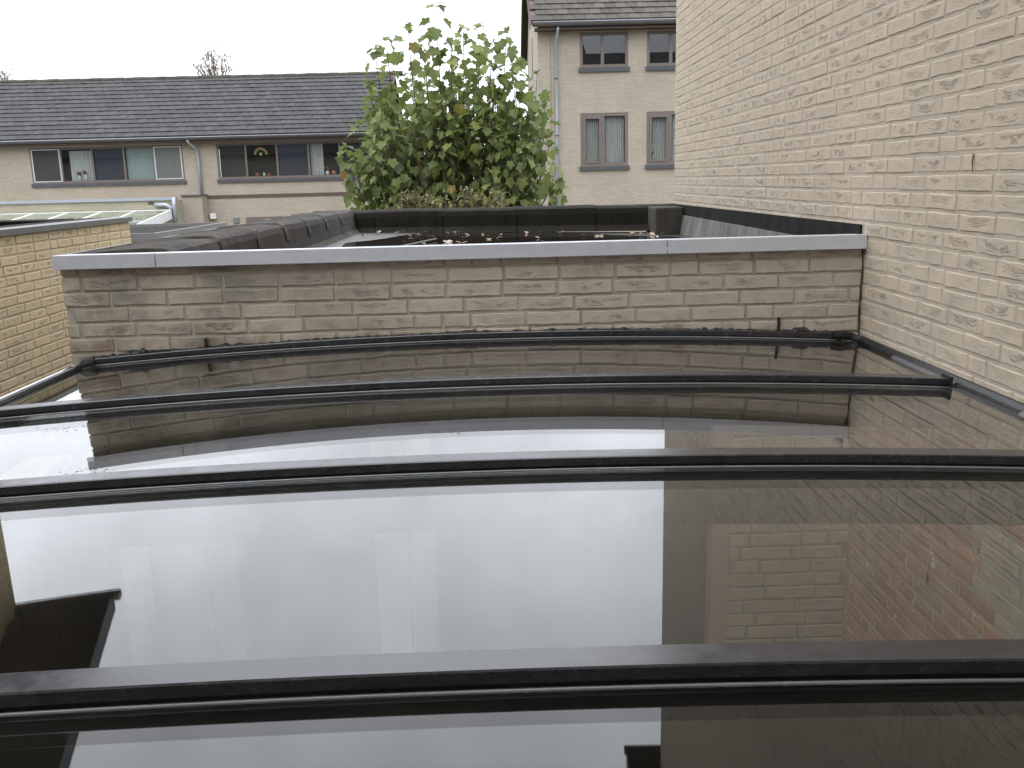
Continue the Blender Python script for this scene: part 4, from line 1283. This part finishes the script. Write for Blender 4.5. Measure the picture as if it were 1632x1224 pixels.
for i, (tx, tz, ty) in enumerate(shoots):
    tip = Vector((tx, ty, tz))
    lean = Vector((tx - crown0.x, ty - crown0.y, 0))
    start = crown0 + Vector((r.uniform(-0.05, 0.05), r.uniform(-0.05, 0.05), r.uniform(-0.15, 0.35)))
    c1 = start + lean * 0.55 + Vector((0, 0, (tz - start.z) * 0.28))
    c2 = Vector((tx - lean.x * 0.06 + r.uniform(-0.03, 0.03), ty - lean.y * 0.05, start.z + (tz - start.z) * 0.62))
    pts = []
    for k in range(13):
        t_ = k / 12
        pts.append(start * (1 - t_) ** 3 + c1 * 3 * t_ * (1 - t_) ** 2 + c2 * 3 * t_ ** 2 * (1 - t_) + tip * t_ ** 3)
    stem.tube(pts, [0.020 * (1 - k / 12) + 0.0035 for k in range(13)], 6)
    # leaf pairs, each turned a quarter against the pair below
    seglen = sum((pts[k + 1] - pts[k]).length for k in range(12))
    s = 0.0; phi = r.uniform(0, 3.1); step = 0.085
    front = i < 21
    while s < min(seglen * 0.72, 1.9):
        t_ = 1 - s / seglen
        kf = t_ * 12; k = min(11, int(kf)); p = pts[k].lerp(pts[k + 1], kf - k)
        if p.z > -0.9:
            sz = (0.018 if i < 21 and s < 0.7 else 0.0) + 0.100 + 0.055 * min(1, s / 0.3) + r.uniform(-0.025, 0.03)
            for sg in (0, math.pi):
                if r.random() < 0.12: continue
                a = phi + sg + r.gauss(0, 0.25)
                out = Vector((math.cos(a), math.sin(a), 0))
                pet = (0.035 + 0.085 * min(1, s / 0.25))
                q = p + out * pet + Vector((0, 0, pet * r.uniform(0.2, 0.8)))
                stem.tube([p, q], 0.0018, 3)
                put_leaf(q, out, sz * (1.0 if q.z > 0.7 else 0.86), r.gauss(0.35 + 0.5 * min(1, s / 0.4) + (0.25 if q.z < 0.6 else 0.0), 0.38))
        phi += math.pi / 2 + r.gauss(0, 0.2)
        step = min(0.125, step * 1.10)
        s += step
    a = r.uniform(0, 6.28)
    put_leaf(tip, Vector((math.cos(a), math.sin(a), 0)), 0.11, -0.9)
stem.build('stems', M['stem'], tree, True)
pieces(tree, 'leaf', leafs, places, M['leaf'], 300, 'crown')

# dried shrub at its foot, just clearing the parapet
sh = thing('dried_shrub', 'brown withered shrub at the foot of the maple, above the felt parapet', 'shrub')
r = random.Random(77)
st_ = MB(); places = []
ovs = [leaf_shape('oval', r) for _ in range(5)]
for k in range(46):
    x = r.uniform(-1.3, 0.15); tp = Vector((x, 11.3 + r.uniform(-0.15, 0.25), r.uniform(-0.26, -0.06)))
    b0 = Vector((-0.5 + (x + 0.5) * 0.5, 11.4, GZ))
    st_.tube([b0, b0.lerp(tp, 0.5) + Vector((0.03, 0, 0.1)), tp], [0.012, 0.008, 0.004], 5)
    for q in range(16):
        p = tp + Vector((r.gauss(0, 0.05), r.gauss(0, 0.05), r.uniform(-0.28, 0.04)))
        a = r.uniform(0, 6.28); put_leaf(p, Vector((math.cos(a), math.sin(a), 0)), r.uniform(0.06, 0.11), r.uniform(-0.3, 1.2))
places = [(a, b % 5, 0) for a, b, c in places]
st_.build('stems', M['stem'], sh)
pieces(sh, 'leaf', ovs, places, M['leaf_dry'], 0, 'foliage')

# thin autumn trees beyond the terrace roof


def bare_tree(x, y, top, spread, label, seed, n=26):
    r = random.Random(seed)
    tr = thing('autumn_tree', label, 'tree', 'trees beyond the terrace roof')
    tm = MB(); base_ = Vector((x, y, GZ)); fork = Vector((x, y, top - spread * 2.2))
    tm.tube([base_, base_.lerp(fork, 0.6) + Vector((0.1, 0, 0)), fork], [0.22, 0.16, 0.11], 9)
    tm.build('trunk', M['twig'], tr, True)
    br2 = MB(); pls = []
    lv = [leaf_shape('oval', r) for _ in range(4)]
    for k in range(n):
        a = r.uniform(-1, 1)
        tip = Vector((x + a * spread, y + r.uniform(-1, 1) * spread, top - abs(a) * spread * 0.7 - r.uniform(0, spread * 0.6)))
        mid = fork.lerp(tip, 0.5) + Vector((r.uniform(-0.2, 0.2), 0, r.uniform(-0.1, 0.2)))
        br2.tube([fork - Vector((0, 0, r.uniform(0, 1.0))), mid, tip], [0.05, 0.028, 0.010], 5)
        for q in range(6):
            p = mid.lerp(tip, r.random()); e_ = p + Vector((r.uniform(-0.45, 0.45), r.uniform(-0.4, 0.4), r.uniform(0.05, 0.5)))
            br2.tube([p, e_], [0.014, 0.006], 4)
            for w_ in range(3):
                c_ = p.lerp(e_, r.uniform(0.4, 1.05))
                mx = Matrix.Translation(c_) @ Matrix.Rotation(r.uniform(0, 6.3), 4, 'Z') @ Matrix.Rotation(r.uniform(0, 3), 4, 'X') @ Matrix.Scale(r.uniform(0.07, 0.16), 4)
                pls.append((mx, r.randrange(4), 0))
    br2.build('branches', M['twig'], tr)
    pieces(tr, 'leaf', lv, pls, M['leaf_far'], 0, 'crown')


bare_tree(-15.4, 55, 7.9, 1.35, 'sparse autumn tree rising behind the middle of the terrace roof', 1)
bare_tree(-27.1, 55, 6.9, 1.1, 'top of a sparse autumn tree at the far left above the terrace ridge', 2, 18)
